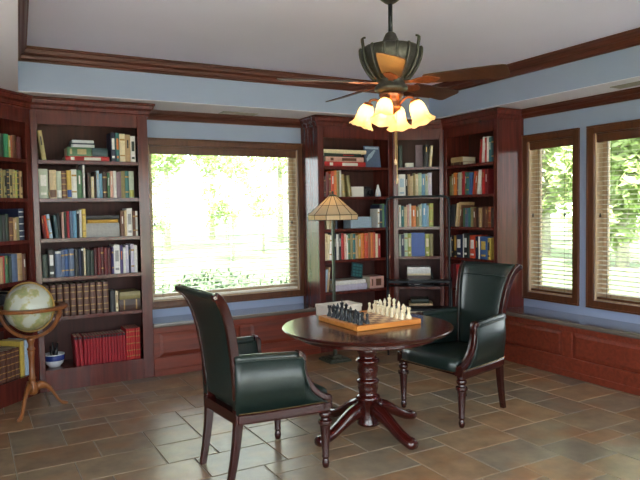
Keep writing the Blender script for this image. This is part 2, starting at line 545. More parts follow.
def blind(label, org, rz, W, z0, z1, tassels, tilt=6):
    root = thing('window_blind', label, 'blind', org, rz, 'slatted window blinds')
    t = 0.016; yc = 0.042
    b = MB(); b.box(t, W - t, 0.002, 0.012, z1 - 0.085, z1 - 0.013)
    b.build('valance', M['casing'], root, bevel=0.002)
    b = MB(); b.box(t + .004, W - t - .004, 0.016, 0.07, z1 - 0.06, z1 - 0.014)
    b.build('headrail', M['casing'], root)
    b = MB(); pitch = 0.0435; z = z1 - 0.095; a = R(tilt)
    zb = z0 + 0.035
    while z > zb + 0.02:
        w = 0.0245; c = math.cos(a) * w; s = math.sin(a) * w; h = 0.0014
        b.add([(t, yc - c, z - s - h), (W - t, yc - c, z - s - h), (W - t, yc + c, z + s - h), (t, yc + c, z + s - h),
               (t, yc - c, z - s + h), (W - t, yc - c, z - s + h), (W - t, yc + c, z + s + h), (t, yc + c, z + s + h)],
              [(0, 3, 2, 1), (4, 5, 6, 7), (0, 1, 5, 4), (1, 2, 6, 5), (2, 3, 7, 6), (3, 0, 4, 7)])
        z -= pitch
    b.build('slats', M['slat'], root)
    b = MB(); b.box(t, W - t, yc - .025, yc + .025, z0 + 0.014, zb)
    b.build('bottom_rail', M['casing'] if W < 1.2 else M['slat'], root, bevel=0.003)
    n = 3 if W > 1.2 else 2
    for i in range(n):
        x = 0.12 + (W - 0.24) * i / (n - 1)
        c = MB()
        for yy in (yc - .027, yc + .027): c.tube([(x, yy, z1 - .06), (x, yy, zb)], 0.0016, 6)
        c.build('ladder_cord', M['tassel'], root)
    for (x, zt) in tassels:
        c = MB(); c.tube([(x, 0.0145, z1 - .06), (x, 0.0145, zt + .03)], 0.0014, 6)
        pc = c.build('pull_cord', M['cord'], root)
        c = MB(); c.lathe([(0.002, .035), (0.005, .03), (0.008, .012), (0.011, 0.0), (0.004, -.002)], 10, (x, 0.0, zt))
        c.build('tassel', M['tassel'], pc, smooth=True)
    return root

window('window_1', (WB[0], YW, 0), 0, WB[1] - WB[0], WB[2], WB[3])
blind('wide slatted blind filling the window between two bookcases', (WB[0], YW, 0), 0, WB[1] - WB[0], WB[2], WB[3], [(0.045, 1.42), (1.575, 1.40)])
for i, (w, lab, ts) in enumerate([(W2, 'narrow slatted blind in the window beside the corner bookcase', [(0.06, 1.44), (0.46, 1.45)]),
                                  (W3, 'slatted blind in the window farther from the corner, above the bench', [(0.06, 1.44), (0.9, 1.44)])]):
    # right wall: looking out along +X, local x runs towards -Y
    window('window_%d' % (i + 2), (XW, w[1], 0), -PI / 2, w[1] - w[0], w[2], w[3])
    blind(lab, (XW, w[1], 0), -PI / 2, w[1] - w[0], w[2], w[3], ts)
# unseen windows behind the camera, added as sources of fill daylight
for i, (xa, xb, za, zb) in enumerate(HF):
    window('window_%d' % (i + 4), (xb, YF, 0), PI, xb - xa, za + .073, zb - .0)

# ------------------------------------------------------------------ window benches
def bench(name, label, org, rz, L, D, mats, stiles):
    """local x along, y from front (0) to the wall (D)"""
    root = thing(name, label, 'window seat', org, rz)
    H = 0.5
    b = MB(); b.box(0, L, 0.02, D, 0, H - 0.04); b.build('body', mats, root)
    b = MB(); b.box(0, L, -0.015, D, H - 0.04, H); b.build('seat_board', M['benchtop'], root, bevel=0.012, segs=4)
    b = MB(); b.box(0, L, 0, 0.02, 0, 0.175); b.box(0, L, 0, 0.02, 0.41, H - 0.04)
    ends = [0] + stiles + [L]
    for i, s in enumerate(ends):
        w = 0.055
        b.box(max(0, s - w), min(L, s + w), 0, 0.02, 0.175, 0.41)
    b.build('face_frame', mats, root, bevel=0.004)
    for i in range(len(ends) - 1):
        x0, x1 = ends[i] + .055 + .003, ends[i + 1] - .055 - .003
        p = MB(); z0, z1 = 0.178, 0.407
        k = 0.035
        p.add([(x0, .018, z0), (x1, .018, z0), (x1, .018, z1), (x0, .018, z1),
               (x0 + k, .006, z0 + k), (x1 - k, .006, z0 + k), (x1 - k, .006, z1 - k), (x0 + k, .006, z1 - k)],
              [(4, 5, 6, 7), (0, 1, 5, 4), (1, 2, 6, 5), (2, 3, 7, 6), (3, 0, 4, 7)])
        p.build('raised_panel', mats, root)
    b = MB(); b.box(0, L, -0.012, 0, 0, 0.06); b.build('base_moulding', mats, root, bevel=0.005)
    return root
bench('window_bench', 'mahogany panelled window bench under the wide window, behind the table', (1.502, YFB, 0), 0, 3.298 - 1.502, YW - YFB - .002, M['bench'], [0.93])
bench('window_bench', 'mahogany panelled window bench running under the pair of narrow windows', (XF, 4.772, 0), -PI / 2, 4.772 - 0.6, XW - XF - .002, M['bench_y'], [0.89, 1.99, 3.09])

# ------------------------------------------------------------------ bookcases
SH = [2.015, 1.685, 1.335, 0.995, 0.648, 0.185]     # shelf top heights
ZB = 2.500                                          # top of the cases under the crown
def mat4(org, rz): return Matrix.Translation(Vector(org)) @ Matrix.Rotation(rz, 4, 'Z')
CASES = {}
def bookcase(key, label, P, u, W, D, sl, sr, crown_path=None, crown_ends=None):
    """P front low corner, u direction along the front (viewer's left to right), D depth, sl/sr stile widths"""
    rz = math.atan2(u[1], u[0])
    root = thing('bookcase', label, 'bookcase', (P[0], P[1], 0), rz, 'built-in mahogany bookcases')
    t = 0.022
    A, B = sl, W - sr                               # opening
    for x in (0.001, W - t - 0.001):
        b = MB(); b.box(x, x + t, 0.02, D, 0, ZB); b.build('side_panel', M['case'], root)
    b = MB(); b.box(t + .001, W - t - .001, D - .014, D, 0, ZB); b.build('back_panel', M['case_in'], root)
    b = MB(); b.box(t + .001, W - t - .001, 0.02, D - .014, ZB - .025, ZB); b.build('top_panel', M['case'], root)
    for i, z in enumerate(SH):
        b = MB(); b.box(t + .001, W - t - .001, 0.021, D - .015, z - .028, z)
        b.box(A + .001, B - .001, -0.002, 0.021, z - .03, z + .001)
        b.build('shelf', M['case'], root)
    b = MB(); b.box(.001, A, 0, 0.02, 0, ZB); b.build('stile', M['case'], root, bevel=.003)
    b = MB(); b.box(B, W - .001, 0, 0.02, 0, ZB); b.build('stile', M['case'], root, bevel=.003)
    b = MB(); b.box(A + .0005, B - .0005, 0, 0.02, 2.325, ZB); b.build('top_rail', M['case'], root)
    b = MB(); b.box(A + .0005, B - .0005, 0.0, 0.02, 0, SH[-1] - .03); b.build('kick_board', M['case'], root)
    CASES[key] = (root, mat4((P[0], P[1], 0), rz), A, B, D)
    return root
def case_crown(root, pts):
    """crown path in world coordinates, given as p-1, p0, p1, p+2 so that the mitres are right"""
    inv = (Matrix.Translation(Vector(root.location)) @ Matrix.Rotation(root.rotation_euler[2], 4, 'Z')).inverted()
    P = [Vector(p) for p in pts]
    b = MB(); b.M = inv
    moulding(b, P, crown_prof(2.43, 2.548, 0.062))
    b.build('crown', M['case'], root)
def seg_crown(root, before, a, c, after):
    inv = (Matrix.Translation(Vector(root.location)) @ Matrix.Rotation(root.rotation_euler[2], 4, 'Z')).inverted()
    prof = crown_prof(2.43, 2.548, 0.062)
    def mit(p0, p1, p2):
        d0 = (Vector(p1) - Vector(p0)).normalized() if p0 else None
        d1 = (Vector(p2) - Vector(p1)).normalized() if p2 else None
        d0 = d0 or d1; d1 = d1 or d0
        n0 = Vector((d0.y, -d0.x)); n1 = Vector((d1.y, -d1.x)); m = n0 + n1
        return m / m.dot(n0)
    rows = []
    for p, m in ((a, mit(before, a, c)), (c, mit(a, c, after))):
        rows.append([(p[0] + m.x * o, p[1] + m.y * o, z) for o, z in prof])
    return rows, inv
def add_crown(root, segs):
    b = MB()
    for s in segs:
        rows, inv = seg_crown(root, *s)
        b.M = inv; b.loft(rows)
    b.build('crown', M['case'], root)

# wide case on the back wall
XA, XB = 0.510, 1.502
r_main = bookcase('main', 'wide mahogany bookcase filled with books between the globe and the wide window', (XA, YFB), (1, 0), XB - XA, YW - YFB - .003, 0.05, 0.095)
# angled case on the globe side
au = Vector((0.72, 0.694)).normalized(); AW = 1.0
PA = (XA - au.x * AW, YFB - au.y * AW)
r_ang = bookcase('ang', 'mahogany bookcase set at an angle, half out of view behind the globe', PA, au, AW, 0.36, 0.05, 0.055)
add_crown(r_ang, [(None, PA, (XA, YFB), (XB, YFB))])
add_crown(r_main, [(PA, (XA, YFB), (XB, YFB), (XB, YW - .003)), ((XA, YFB), (XB, YFB), (XB, YW - .09), None)])
# corner group
P0, P1, P2, P3, P4, P5 = (3.302, YW - .09), (3.302, YFB), (4.285, YFB), (4.755, 5.61), (4.755, 4.774), (XW - .09, 4.774)
r_l = bookcase('left', 'mahogany bookcase standing behind the floor lamp beside the wide window', P1, (1, 0), P2[0] - P1[0], YW - YFB - .003, 0.075, 0.06)
du = (Vector(P3) - Vector(P2)); DW = du.length; du.normalize()
r_d = bookcase('diag', 'narrow mahogany bookcase set across the corner of the room', (P2[0] + du.x * .001, P2[1] + du.y * .001), du, DW - .002, 0.33, 0.055, 0.045)
r_r = bookcase('right', 'mahogany bookcase in the corner nearest the pair of narrow windows', P3, (0, -1), P3[1] - P4[1], XW - P3[0] - .003, 0.05, 0.055)
add_crown(r_l, [(None, P0, P1, P2), (P0, P1, P2, P3)])
add_crown(r_d, [(P1, P2, P3, P4)])
add_crown(r_r, [(P2, P3, P4, P5), (P3, P4, P5, None)])

# ------------------------------------------------------------------ books
PAL = {
    'olive': (140, 128, 84), 'khaki': (164, 150, 104), 'navy': (34, 42, 70), 'blue': (58, 92, 146), 'royal blue': (48, 84, 160), 'slate blue': (88, 104, 134),
    'pale blue': (164, 186, 206), 'sky blue': (110, 158, 190), 'teal': (52, 110, 112), 'dark teal': (36, 66, 72), 'dark green': (36, 52, 42), 'green': (72, 112, 78),
    'bright green': (48, 128, 92), 'sage': (176, 186, 168), 'yellow-green': (158, 160, 74), 'yellow': (206, 176, 84), 'mustard': (186, 146, 62), 'cream': (226, 212, 178),
    'white': (228, 226, 222), 'grey': (150, 150, 150), 'tan': (178, 146, 106), 'beige': (204, 182, 144), 'brown': (104, 66, 48), 'dark brown': (62, 40, 34),
    'red': (178, 38, 42), 'dark red': (106, 30, 34), 'crimson': (150, 28, 40), 'red-orange': (200, 72, 44), 'orange': (212, 118, 48), 'rust': (150, 78, 44),
    'pink': (214, 168, 156), 'mauve': (134, 108, 122), 'purple': (74, 60, 110), 'black': (28, 27, 30), 'lavender': (198, 192, 212), 'charcoal': (62, 62, 66),
    'pale green': (184, 204, 178), 'maroon': (82, 30, 34), 'leather brown': (88, 52, 40),
}
CM = {}
def cmat(c):
    if c not in CM: CM[c] = plain('cover_' + c.replace(' ', '_').replace('-', '_'), PAL[c], 0.42, noise=0.12, nscale=45)
    return CM[c]
ORD = 'first second third fourth fifth sixth seventh eighth ninth tenth eleventh twelfth thirteenth fourteenth fifteenth sixteenth seventeenth eighteenth nineteenth twentieth twenty-first twenty-second twenty-third twenty-fourth twenty-fifth twenty-sixth twenty-seventh'.split()
SHN = ['top', 'second', 'third', 'fourth', 'fifth', 'lowest']

def book_mesh(w, h, d, style, pages=True):
    """local: x 0..w, y 0 (spine) .. d, z 0..h. slots: cover, pages, band"""
    b = MB(); t = min(0.0028, w * .16); n = 5
    arc = [(w * k / (n - 1), 0.006 - 0.006 * math.sin(PI * k / (n - 1)) if w > .012 else 0.0) for k in range(n)]
    inner = [(w - t, d), (w - t, 0.009), (t, 0.009), (t, d)]
    poly = [(x, y) for x, y in arc] + [(w, d)] + inner + [(0, d)]
    b.prism(poly, h, 'z')
    b.cur = 1
    e = min(.004, h * .03)
    b.box(t + .0001, w - t - .0001, 0.0092, d - .004, e, h - e)
    b.cur = 2
    bands = {'plain': [], 'title': [(.5, .8)], 'label': [(.68, .9)], 'bands': [(.1, .13), (.28, .31), (.5, .53), (.72, .75), (.88, .91)],
             'block': [(.12, .2), (.42, .8)], 'foot': [(.04, .3)], 'two': [(.2, .25), (.76, .82)], 'cap': [(.9, .985)]}[style]
    for (a, c) in bands:
        k = 0.0006; m = 0.04 if style in ('bands', 'two', 'cap', 'foot') else (.36 if style in ('title', 'label') else 0.2)
        pts = [(w * (m + (1 - 2 * m) * i / 4)) for i in range(5)]
        yy = lambda x: (0.006 - 0.006 * math.sin(PI * x / w) if w > .012 else 0.0) - k
        for i in range(4):
            x0, x1 = pts[i], pts[i + 1]
            b.add([(x0, yy(x0), h * a), (x1, yy(x1), h * a), (x1, yy(x1), h * c), (x0, yy(x0), h * c)], [(0, 1, 2, 3)])
    return b

BAND = {'plain': 'whiteprint', 'title': 'whiteprint', 'label': 'gold', 'bands': 'gold', 'block': 'whiteprint', 'foot': 'gold', 'two': 'gold', 'cap': 'black'}
BM = {}
def make_book(w, h, d, colour, style, band=None):
    band = band or BAND[style]
    key = (round(w, 3), round(h, 3), round(d, 3), colour, style, band)
    if key not in BM:
        bm_ = M[band] if band in M else cmat(band)
        o = book_mesh(w, h, d, style).build('book', [cmat(colour), M['page'], bm_])
        BM[key] = o.data; return o
    o = bpy.data.objects.new('book', BM[key]); COL.objects.link(o)
    return o

def place(o, Mx):
    o.matrix_world = Mx; o.location, o.rotation_euler = Mx.to_translation(), Mx.to_euler()

def size_word(w, h):
    if w > .052: return 'thick'
    if h < .19: return 'short'
    if w < .024: return 'slim'
    if h > .27: return 'tall'
    return ''
STY = ['title', 'plain', 'plain', 'two', 'plain', 'label', 'plain', 'title', 'two', 'plain']

def row(key, shelf, spec, k, kz, side, unit, inset=0.03, from_right=False, start=0.004):
    """spec items: 'colour w h [lean] [style] [band]' in picture units times k (width) and kz (height); 'gap w'"""
    root, Mx, A, B, D = CASES[key]
    z0 = SH[shelf]; cur = A + start; rng = random.Random(hash((len(key), shelf)) % 1000 + shelf * 17 + len(spec))
    group = 'books standing on the %s shelf of the %s' % (SHN[shelf], unit)
    made = []; prev = 0.0; foot = None
    n_ord = 0
    for raw in spec.split(';'):
        f = raw.split(':')
        f = [x.strip() for x in f]
        if not f[0]: continue
        if f[0] == 'gap':
            cur += float(f[1]) * k; prev = 0.0; continue
        if f[0] == 'at':
            if A + float(f[1]) * k < cur: print('AT BEHIND', key, shelf, f[1], round((cur - A) / k, 1))
            cur = A + float(f[1]) * k; prev = 0.0; continue
        c = f[0]; w = float(f[1]) * k; h = float(f[2]) * kz
        lean = float(f[3]) if len(f) > 3 and f[3] else 0.0
        st = f[4] if len(f) > 4 and f[4] else STY[rng.randrange(len(STY))]
        band = f[5] if len(f) > 5 else None
        d = min(0.24, max(0.13, h * .76)); d = min(d, D - .08)
        o = make_book(w, h, d, c, st, band)
        a = R(lean); off = 0.0015
        if abs(a) < 1e-4:
            x = cur; rot = Matrix.Identity(4); T0 = (x, inset, z0 + .0012); cur = x + w + off; foot = None
        elif a < 0:      # top towards the viewer's left
            s = -a
            if prev == lean: x = foot + (pw / math.cos(s)) + off
            else: x = cur + h * math.sin(s) + off
            rot = Matrix.Rotation(-s, 4, 'Y'); T0 = (x, inset, z0 + .0012); foot = x; pw = w
            cur = x + w * math.cos(s) + .003
        else:            # top towards the viewer's right : pivot on the low right corner
            s = a
            if prev == lean: x = foot + w / math.cos(s) + off
            else: x = cur + w * math.cos(s) + off
            foot = x; pw = w
            rot = Matrix.Rotation(s, 4, 'Y') @ Matrix.Translation((-w, 0, 0)); T0 = (x, inset, z0 + .0012)
            cur = x + h * math.sin(s) + .002
        prev = lean
        dj = rng.uniform(-.006, .008)
        place(o, Mx @ Matrix.Translation((T0[0], T0[1] + dj, T0[2])) @ rot)
        made.append((o, c, w, h, lean))
    if cur > B + .0005: print('ROW OVERFLOW', key, shelf, round((cur - B) / k, 1))
    seq = list(reversed(made)) if from_right else made
    sw = SHN[shelf] + ' shelf'
    for i, (o, c, w, h, lean) in enumerate(seq):
        lw = ' leaning' if lean else ''
        szw = size_word(w, h)
        tag(o, ('%s %s%s book, %s from %s, %s of %s' % (szw, c, lw, ORD[i], side, sw, unit)).strip(), 'book', group)
    return made

def flat(key, shelf, u, items, unit, where, inset=0.035, names=None, z=None):
    """stack of lying books: items (length, thickness, depth, colour, du), bottom first"""
    root, Mx, A, B, D = CASES[key]
    zz = (SH[shelf] if z is None else z) + .001
    pos = ['lowest', 'second', 'third', 'fourth', 'fifth', 'sixth']
    for i, it in enumerate(items):
        L, th, dp, c, du_ = it[:5]; st = it[5] if len(it) > 5 else 'title'; band = it[6] if len(it) > 6 else None
        o = make_book(th, L, dp, c, st, band)
        # spine faces out; book's height runs along +u, its thickness along z
        R_ = Matrix(((0, 0, 1, 0), (0, 1, 0, 0), (-1, 0, 0, th), (0, 0, 0, 1)))
        place(o, Mx @ Matrix.Translation((A + u + du_, inset + (it[7] if len(it) > 7 else 0), zz)) @ R_)
        nm = 'topmost' if i == len(items) - 1 and i > 0 else pos[i]
        lab = 'flat %s book, %s of stack %s, %s shelf of %s' % (c, nm, where, SHN[shelf], unit)
        if len(items) == 1: lab = 'flat %s book %s, %s shelf of %s' % (c, where, SHN[shelf], unit)
        tag(o, lab, 'book', 'books lying flat on the shelves')
        zz += th + .0008

# ---- wide bookcase
km, kz = 0.0087, 0.0088
U = 'wide bookcase'
S = 'globe side'
row('main', 0, 'khaki:4.2:29:-7:title:black; at:71; navy:4.5:30::block:white; teal:3.8:30::block:orange; cream:5.5:29::two; tan:5.5:28.5::title:black; white:4.8:27::block:dark green', km, kz, S, U)
flat('main', 0, 26 * km, [(43 * km, .043, .24, 'red', 0, 'block'), (23 * km, .078, .22, 'green', 2 * km, 'block', 'khaki')], U, 'in the middle')
flat('main', 0, 52 * km, [(15.5 * km, .075, .2, 'dark teal', 0, 'plain')], U, 'beside the green one', z=SH[0] + .0445)
row('main', 1, 'sage:8.5:29::block:white; gap:1; beige:6.5:28::foot:brown; sage:4.5:27::foot:white; brown:5:27.5::bands; yellow:4.3:28::foot:royal blue; white:5:29; green:5:28.5; gap:.6; white:2:33.5::plain; gap:2; dark brown:3.5:26; cream:3:22; dark brown:2:27; pale blue:2.8:28; sky blue:3:25; dark brown:4.5:27; green:2.8:26; pink:3:28; white:3:28; mauve:4.5:27; olive:4:28; teal:4:28; sage:5:28::foot:yellow-green', km, kz, S, U)
row('main', 2, 'dark red:2.6:22:-7; red-orange:2.4:23:-7; pale blue:3:24:-7; dark teal:3.2:23:-4; black:2.6:25:-4; pink:2.2:26; dark green:2.4:26; crimson:2.6:27; slate blue:3:27; sky blue:3.6:27; black:2.3:27::cap:white; white:2.4:28; yellow:3.6:29; at:78; brown:4:26; beige:2.6:27; white:5.6:29::block:grey; brown:3:26; white:2.4:26', km, kz, S, U)
flat('main', 2, 43 * km, [(34 * km, .125, .24, 'grey', 0, 'plain'), (31 * km, .03, .22, 'mustard', 2 * km, 'plain'), (34 * km, .038, .22, 'charcoal', .1 * km, 'plain')], U, 'in the middle')
row('main', 3, 'dark green:5.5:23; gap:.4; black:5.8:28::block:white; gap:.3; slate blue:5.6:26::cap:white; slate blue:3.2:27; blue:3.6:27.5; slate blue:5.2:28; black:3.8:27; navy:2.6:27; black:2.3:28::cap:white; cream:2:28; dark green:3.8:26; dark green:3.8:25; maroon:3.2:27; dark red:3.2:28; maroon:3.2:28; dark red:3.2:27.5; maroon:3.3:27; gap:.6; purple:2.2:28; white:6:30::block:grey; purple:3:29::title:orange; white:2.6:27; lavender:3.2:29; navy:1.8:27; lavender:3.6:30; white:3:28.5', km, kz, S, U)
made = row('main', 4, ';'.join(['leather brown:5.4:31.5::bands;gap:.85'] * 10) + '; at:65.2; black:5.2:22::plain; cream:2.8:21::block:tan', km, kz, S, U)
flat('main', 4, 74.5 * km, [(22.5 * km, .1, .24, 'dark brown', 0, 'two'), (21.5 * km, .07, .24, 'olive', .5 * km, 'plain')], U, 'by the stile')
row('main', 5, 'at:28; crimson:3.6:30:-3:cap; crimson:3.6:30:-3:cap; ' + ';'.join(['crimson:2.85:29.5::cap'] * 14) + '; gap:.3;' + ';'.join(['red:2.35:33::bands'] * 6), km, kz, S, U)

# ---- angled bookcase (only its end near the wide case shows)
U = 'angled bookcase'; S = 'wide-bookcase side'
ka = 0.0118
_, _, A_, B_, _ = CASES['ang']
full = (B_ - A_) / ka
def tail(spec, wsum): return 'at:%.2f;' % (full - wsum) + spec
row('ang', 0, tail('dark red:3.2:20; maroon:2.6:21; dark green:3:22; dark green:2.6:22; bright green:4:22; yellow-green:1.8:21; rust:1.6:21; brown:4.2:22; maroon:4:21', 29.5), ka, kz, S, U, from_right=True)
row('ang', 1, tail(';'.join(['olive:2.5:27::bands', 'dark green:2.4:27::bands', 'khaki:2.4:27::bands', 'olive:2.4:26::block:black', 'black:2.5:27::bands', 'khaki:2.6:27::block:black', 'olive:2.4:27::bands', 'yellow-green:2.2:26::bands', 'black:2.2:27::bands', 'tan:2.8:26::block:brown']), 27), ka, kz, S, U, from_right=True)
row('ang', 2, tail('dark green:3:24; charcoal:3:24; dark green:2.8:25; brown:3.6:22; tan:2.8:21; olive:3:22; navy:5:30::bands:white', 25), ka, kz, S, U, from_right=True)
row('ang', 3, tail('tan:2.8:24; red:2.2:25; green:3.2:25; dark green:2.4:24; slate blue:5.4:26; tan:4.6:26; brown:3.8:25', 26), ka, kz, S, U, from_right=True)
row('ang', 4, tail('charcoal:5:28; black:7:30; dark green:4:29', 22), ka, kz, S, U, from_right=True)
row('ang', 5, tail(';'.join(['leather brown:4.0:29::bands'] * 5) + '; gap:.4; yellow:3.8:34::plain; pale blue:5:34::plain', 31), ka, kz, S, U, from_right=True)

# ---- bookcase behind the lamp
U = 'bookcase behind lamp'; S = 'lamp side'
kl, kzl = 0.0146, 0.0112
flat('left', 0, .03, [(.53, .055, .24, 'red', 0, 'block'), (.49, .052, .24, 'pink', .015, 'block', 'brown'), (.47, .036, .24, 'dark green', .0, 'title', 'red'), (.56, .042, .24, 'cream', -.02, 'plain')], U, 'of games')
row('left', 1, 'white:1:20; dark brown:1.2:20; dark red:2.6:24; brown:1.6:22; red-orange:3:25; orange:2:26; olive:2.4:25; white:1.2:26; khaki:2.8:22:-4; olive:2.8:21:-8', kl, kzl, S, U)
row('left', 2, 'at:3; cream:2.2:20; tan:2.6:22; brown:2.4:21; navy:2:20; at:49; white:1.7:19; navy:2.2:23; green:2.4:24; blue:1.8:23', kl, kzl, S, U)
row('left', 3, 'cream:2.2:26:4; cream:2:25:4; white:2.4:24:4; navy:2.6:26; white:1.9:25; black:2.2:26; red:2.2:26; pink:1.8:25; white:1.4:24; green:2.2:25; olive:2.2:25; teal:2.4:25; tan:2.2:23; mustard:2.3:24; orange:3:25; red-orange:3:25; rust:2.4:26; orange:2.4:25; red-orange:2:26; cream:2:24; red:2.6:24', kl, kzl, S, U)
row('left', 4, 'pale blue:1.8:22:6; tan:1.8:24:6', kl, kzl, S, U)
flat('left', 4, .14, [(.42, .065, .24, 'lavender', 0, 'plain'), (.40, .045, .24, 'white', .0, 'plain')], U, 'of pale albums')
flat('left', 4, .60, [(.19, .13, .2, 'pink', 0, 'block', 'brown')], U, 'by the stile')
row('left', 5, 'at:6; brown:4:24; dark green:3:26; dark red:3:25; navy:4:27', kl, kzl, S, U)

# ---- corner diagonal bookcase
U = 'narrow corner bookcase'; S = 'lamp side'
kd, kzd = 0.0101, 0.0115
row('diag', 0, 'gap:.6; dark green:4.4:22; at:30; black:4.5:22; cream:3:21:5', kd, kzd, S, U)
row('diag', 1, 'white:8:22::block:pale blue; black:2.4:21; tan:2.8:22; beige:3:20; olive:2.6:23; cream:3:22; pale green:3.6:23; sky blue:3.6:22; sage:3.4:22; lavender:4:23', kd, kzd, S, U)
row('diag', 2, 'white:2.8:22; teal:3:21; beige:3.4:20; pink:2.4:22; white:2:23; orange:5.2:21; olive:3.2:20; sage:3.2:22; sky blue:5:23; pale blue:2.4:21; yellow-green:5:23', kd, kzd, S, U)
row('diag', 3, 'sage:2.4:22; navy:3.6:22::title; pale green:3.6:23; yellow-green:4:23::block:cream; royal blue:15.2:23.5::plain; yellow-green:5:22::block:cream; olive:4:22', kd, kzd, S, U)
flat('diag', 4, .10, [(.17, .026, .2, 'navy', 0, 'block'), (.26, .095, .23, 'dark brown', .0, 'plain'), (.265, .022, .23, 'cream', -.002, 'plain'), (.265, .075, .22, 'white', -.002, 'plain')], U, 'in the middle')
flat('diag', 5, .12, [(.29, .15, .24, 'brown', 0, 'plain'), (.28, .03, .24, 'cream', 0, 'plain'), (.27, .05, .24, 'black', 0, 'plain'), (.265, .03, .24, 'beige', .0, 'plain'), (.2, .05, .22, 'dark green', .02, 'plain')], U, 'in the middle')

# ---- corner bookcase by the windows
U = 'window-side corner bookcase'; S = 'corner side'
kr, kzr = 0.0147, 0.0108
row('right', 0, 'at:33; red:2.2:23:4; white:2.2:25:4; red:1.4:24; white:1.6:25; teal:3:24; dark teal:4:24::two', kr, kzr, S, U)
flat('right', 0, .03, [(.2, .035, .2, 'brown', 0, 'two'), (.19, .055, .2, 'tan', .005, 'plain')], U, 'on the corner side')
row('right', 1, 'olive:2.6:20; khaki:2.6:22; orange:3:23; brown:1.6:22; sage:4:23; crimson:3:24; green:2:23; teal:2.6:22; blue:2.6:22; red-orange:2.8:23:7; rust:2.2:23:7; white:2.6:24:7; red:3.4:24; dark red:3:24', kr, kzr, S, U)
row('right', 2, 'gap:.2; black:3:22; charcoal:3.4:23; beige:2:24:7; tan:2.2:25:7; brown:1.6:22:7; green:2.6:19; slate blue:3:19; teal:2.6:19; olive:3:20; brown:3:19; dark brown:2.6:20; tan:2.6:19; leather brown:3:20; brown:3:19; rust:2.8:20; dark brown:2.8:19', kr, kzr, S, U)
row('right', 3, 'white:2:20; black:2.4:22; mustard:3.6:22::foot:black; navy:6:23::block:white; white:1.8:24; black:4.2:25::block:white; dark green:1.4:22; red-orange:5.8:23::block:white; navy:3.4:22::title:yellow; white:1.6:22; blue:7.4:22::block:yellow; yellow:2.6:21::block:navy', kr, kzr, S, U)
row('right', 4, 'gap:.2; dark red:4:24; maroon:3:25; red:3.5:24; brown:3:25; dark green:4:24; black:4:25; navy:3.4:24', kr, kzr, S, U)

# odd things on the shelves -------------------------------------------------
def on_case(key, u, dep, z, rz=0.0):
    root, Mx, A, B, D = CASES[key]
    m = Mx @ Matrix.Translation((A + u, dep, z)) @ Matrix.Rotation(rz, 4, 'Z')
    return m.to_translation(), m.to_euler()[2]
# round tins / folded caps on the book stack
l, a = on_case('main', 44 * km, .14, SH[0] + .1235)
t_ = thing('striped_tin', 'low white and navy striped tin on the book stack, top shelf of the wide bookcase', 'tin', l, a)
b = MB(); b.prism([(x, y) for x, y in [(-.1, -.06), (-.085, -.075), (.085, -.075), (.1, -.06), (.1, .06), (.085, .075), (-.085, .075), (-.1, .06)]], .028, 'z'); b.build('body', M['porcelain'], t_, bevel=.004)
b = MB(); b.box(-.1015, .1015, -.0765, .0765, .028, .04); b.build('stripe', cmat('navy'), t_)
b = MB(); b.prism([(-.095, -.07), (.095, -.07), (.095, .07), (-.095, .07)], .028, 'z', .04); b.build('lid', M['porcelain'], t_, bevel=.008)
# blue and white bowl with dark figurine
l, a = on_case('main', 10.2 * km, .15, SH[5] + .001)
t_ = thing('porcelain_bowl', 'blue and white porcelain bowl holding a dark ornament beside the red set', 'bowl', l, a)
b = MB(); b.lathe([(.05, 0), (.055, .012), (.074, .03), (.086, .07), (.088, .115), (.082, .115), (.078, .07), (.055, .025), (0.0, .02)], 28); b.build('body', M['porcelain'], t_, smooth=True)
b = MB(); b.lathe([(.0868, .06), (.0885, .07), (.0895, .09), (.0892, .108)], 28, cap=False); b.build('glaze_band', M['cobalt'], t_, smooth=True)
o = thing('dark_ornament', 'small dark branching ornament standing in the blue and white bowl', 'ornament', (l[0], l[1], l[2] + .021))
b = MB()
for k, (dx, dz, r) in enumerate([(-.03, .16, .012), (.0, .12, .016), (.03, .19, .011), (.015, .15, .01), (-.012, .2, .009)]):
    b.tube([(dx * .3, .004 * k, 0), (dx * .7, .004 * k, dz * .5), (dx, .01 - .005 * k, dz)], [r * 1.1, r, r * .6], 8)
b.build('twigs', M['ebony'], o, smooth=True)
# framed cover standing on top shelf of lamp case
l, a = on_case('left', .70, .09, SH[0] + .001)
t_ = thing('picture_book', 'blue-grey picture book standing face out, top shelf of the bookcase behind the lamp', 'book', l, a, 'face-out books')
b = MB(); b.M = Matrix.Rotation(R(-8), 4, 'X'); b.box(-.105, .105, 0, .012, .004, .25); b.build('cover', [cmat('slate blue')], t_)
b = MB(); b.M = Matrix.Rotation(R(-8), 4, 'X'); b.add([(-.08, -.001, .07), (-.01, -.001, .12), (.05, -.001, .2), (.03, -.001, .21), (-.05, -.001, .15), (-.085, -.001, .1)], [(0, 1, 2, 3, 4, 5)])
b.add([(-.09, -.001, .215), (.09, -.001, .215), (.09, -.001, .238), (-.09, -.001, .238)], [(0, 1, 2, 3)])
b.build('cover_art', cmat('pale blue'), t_)
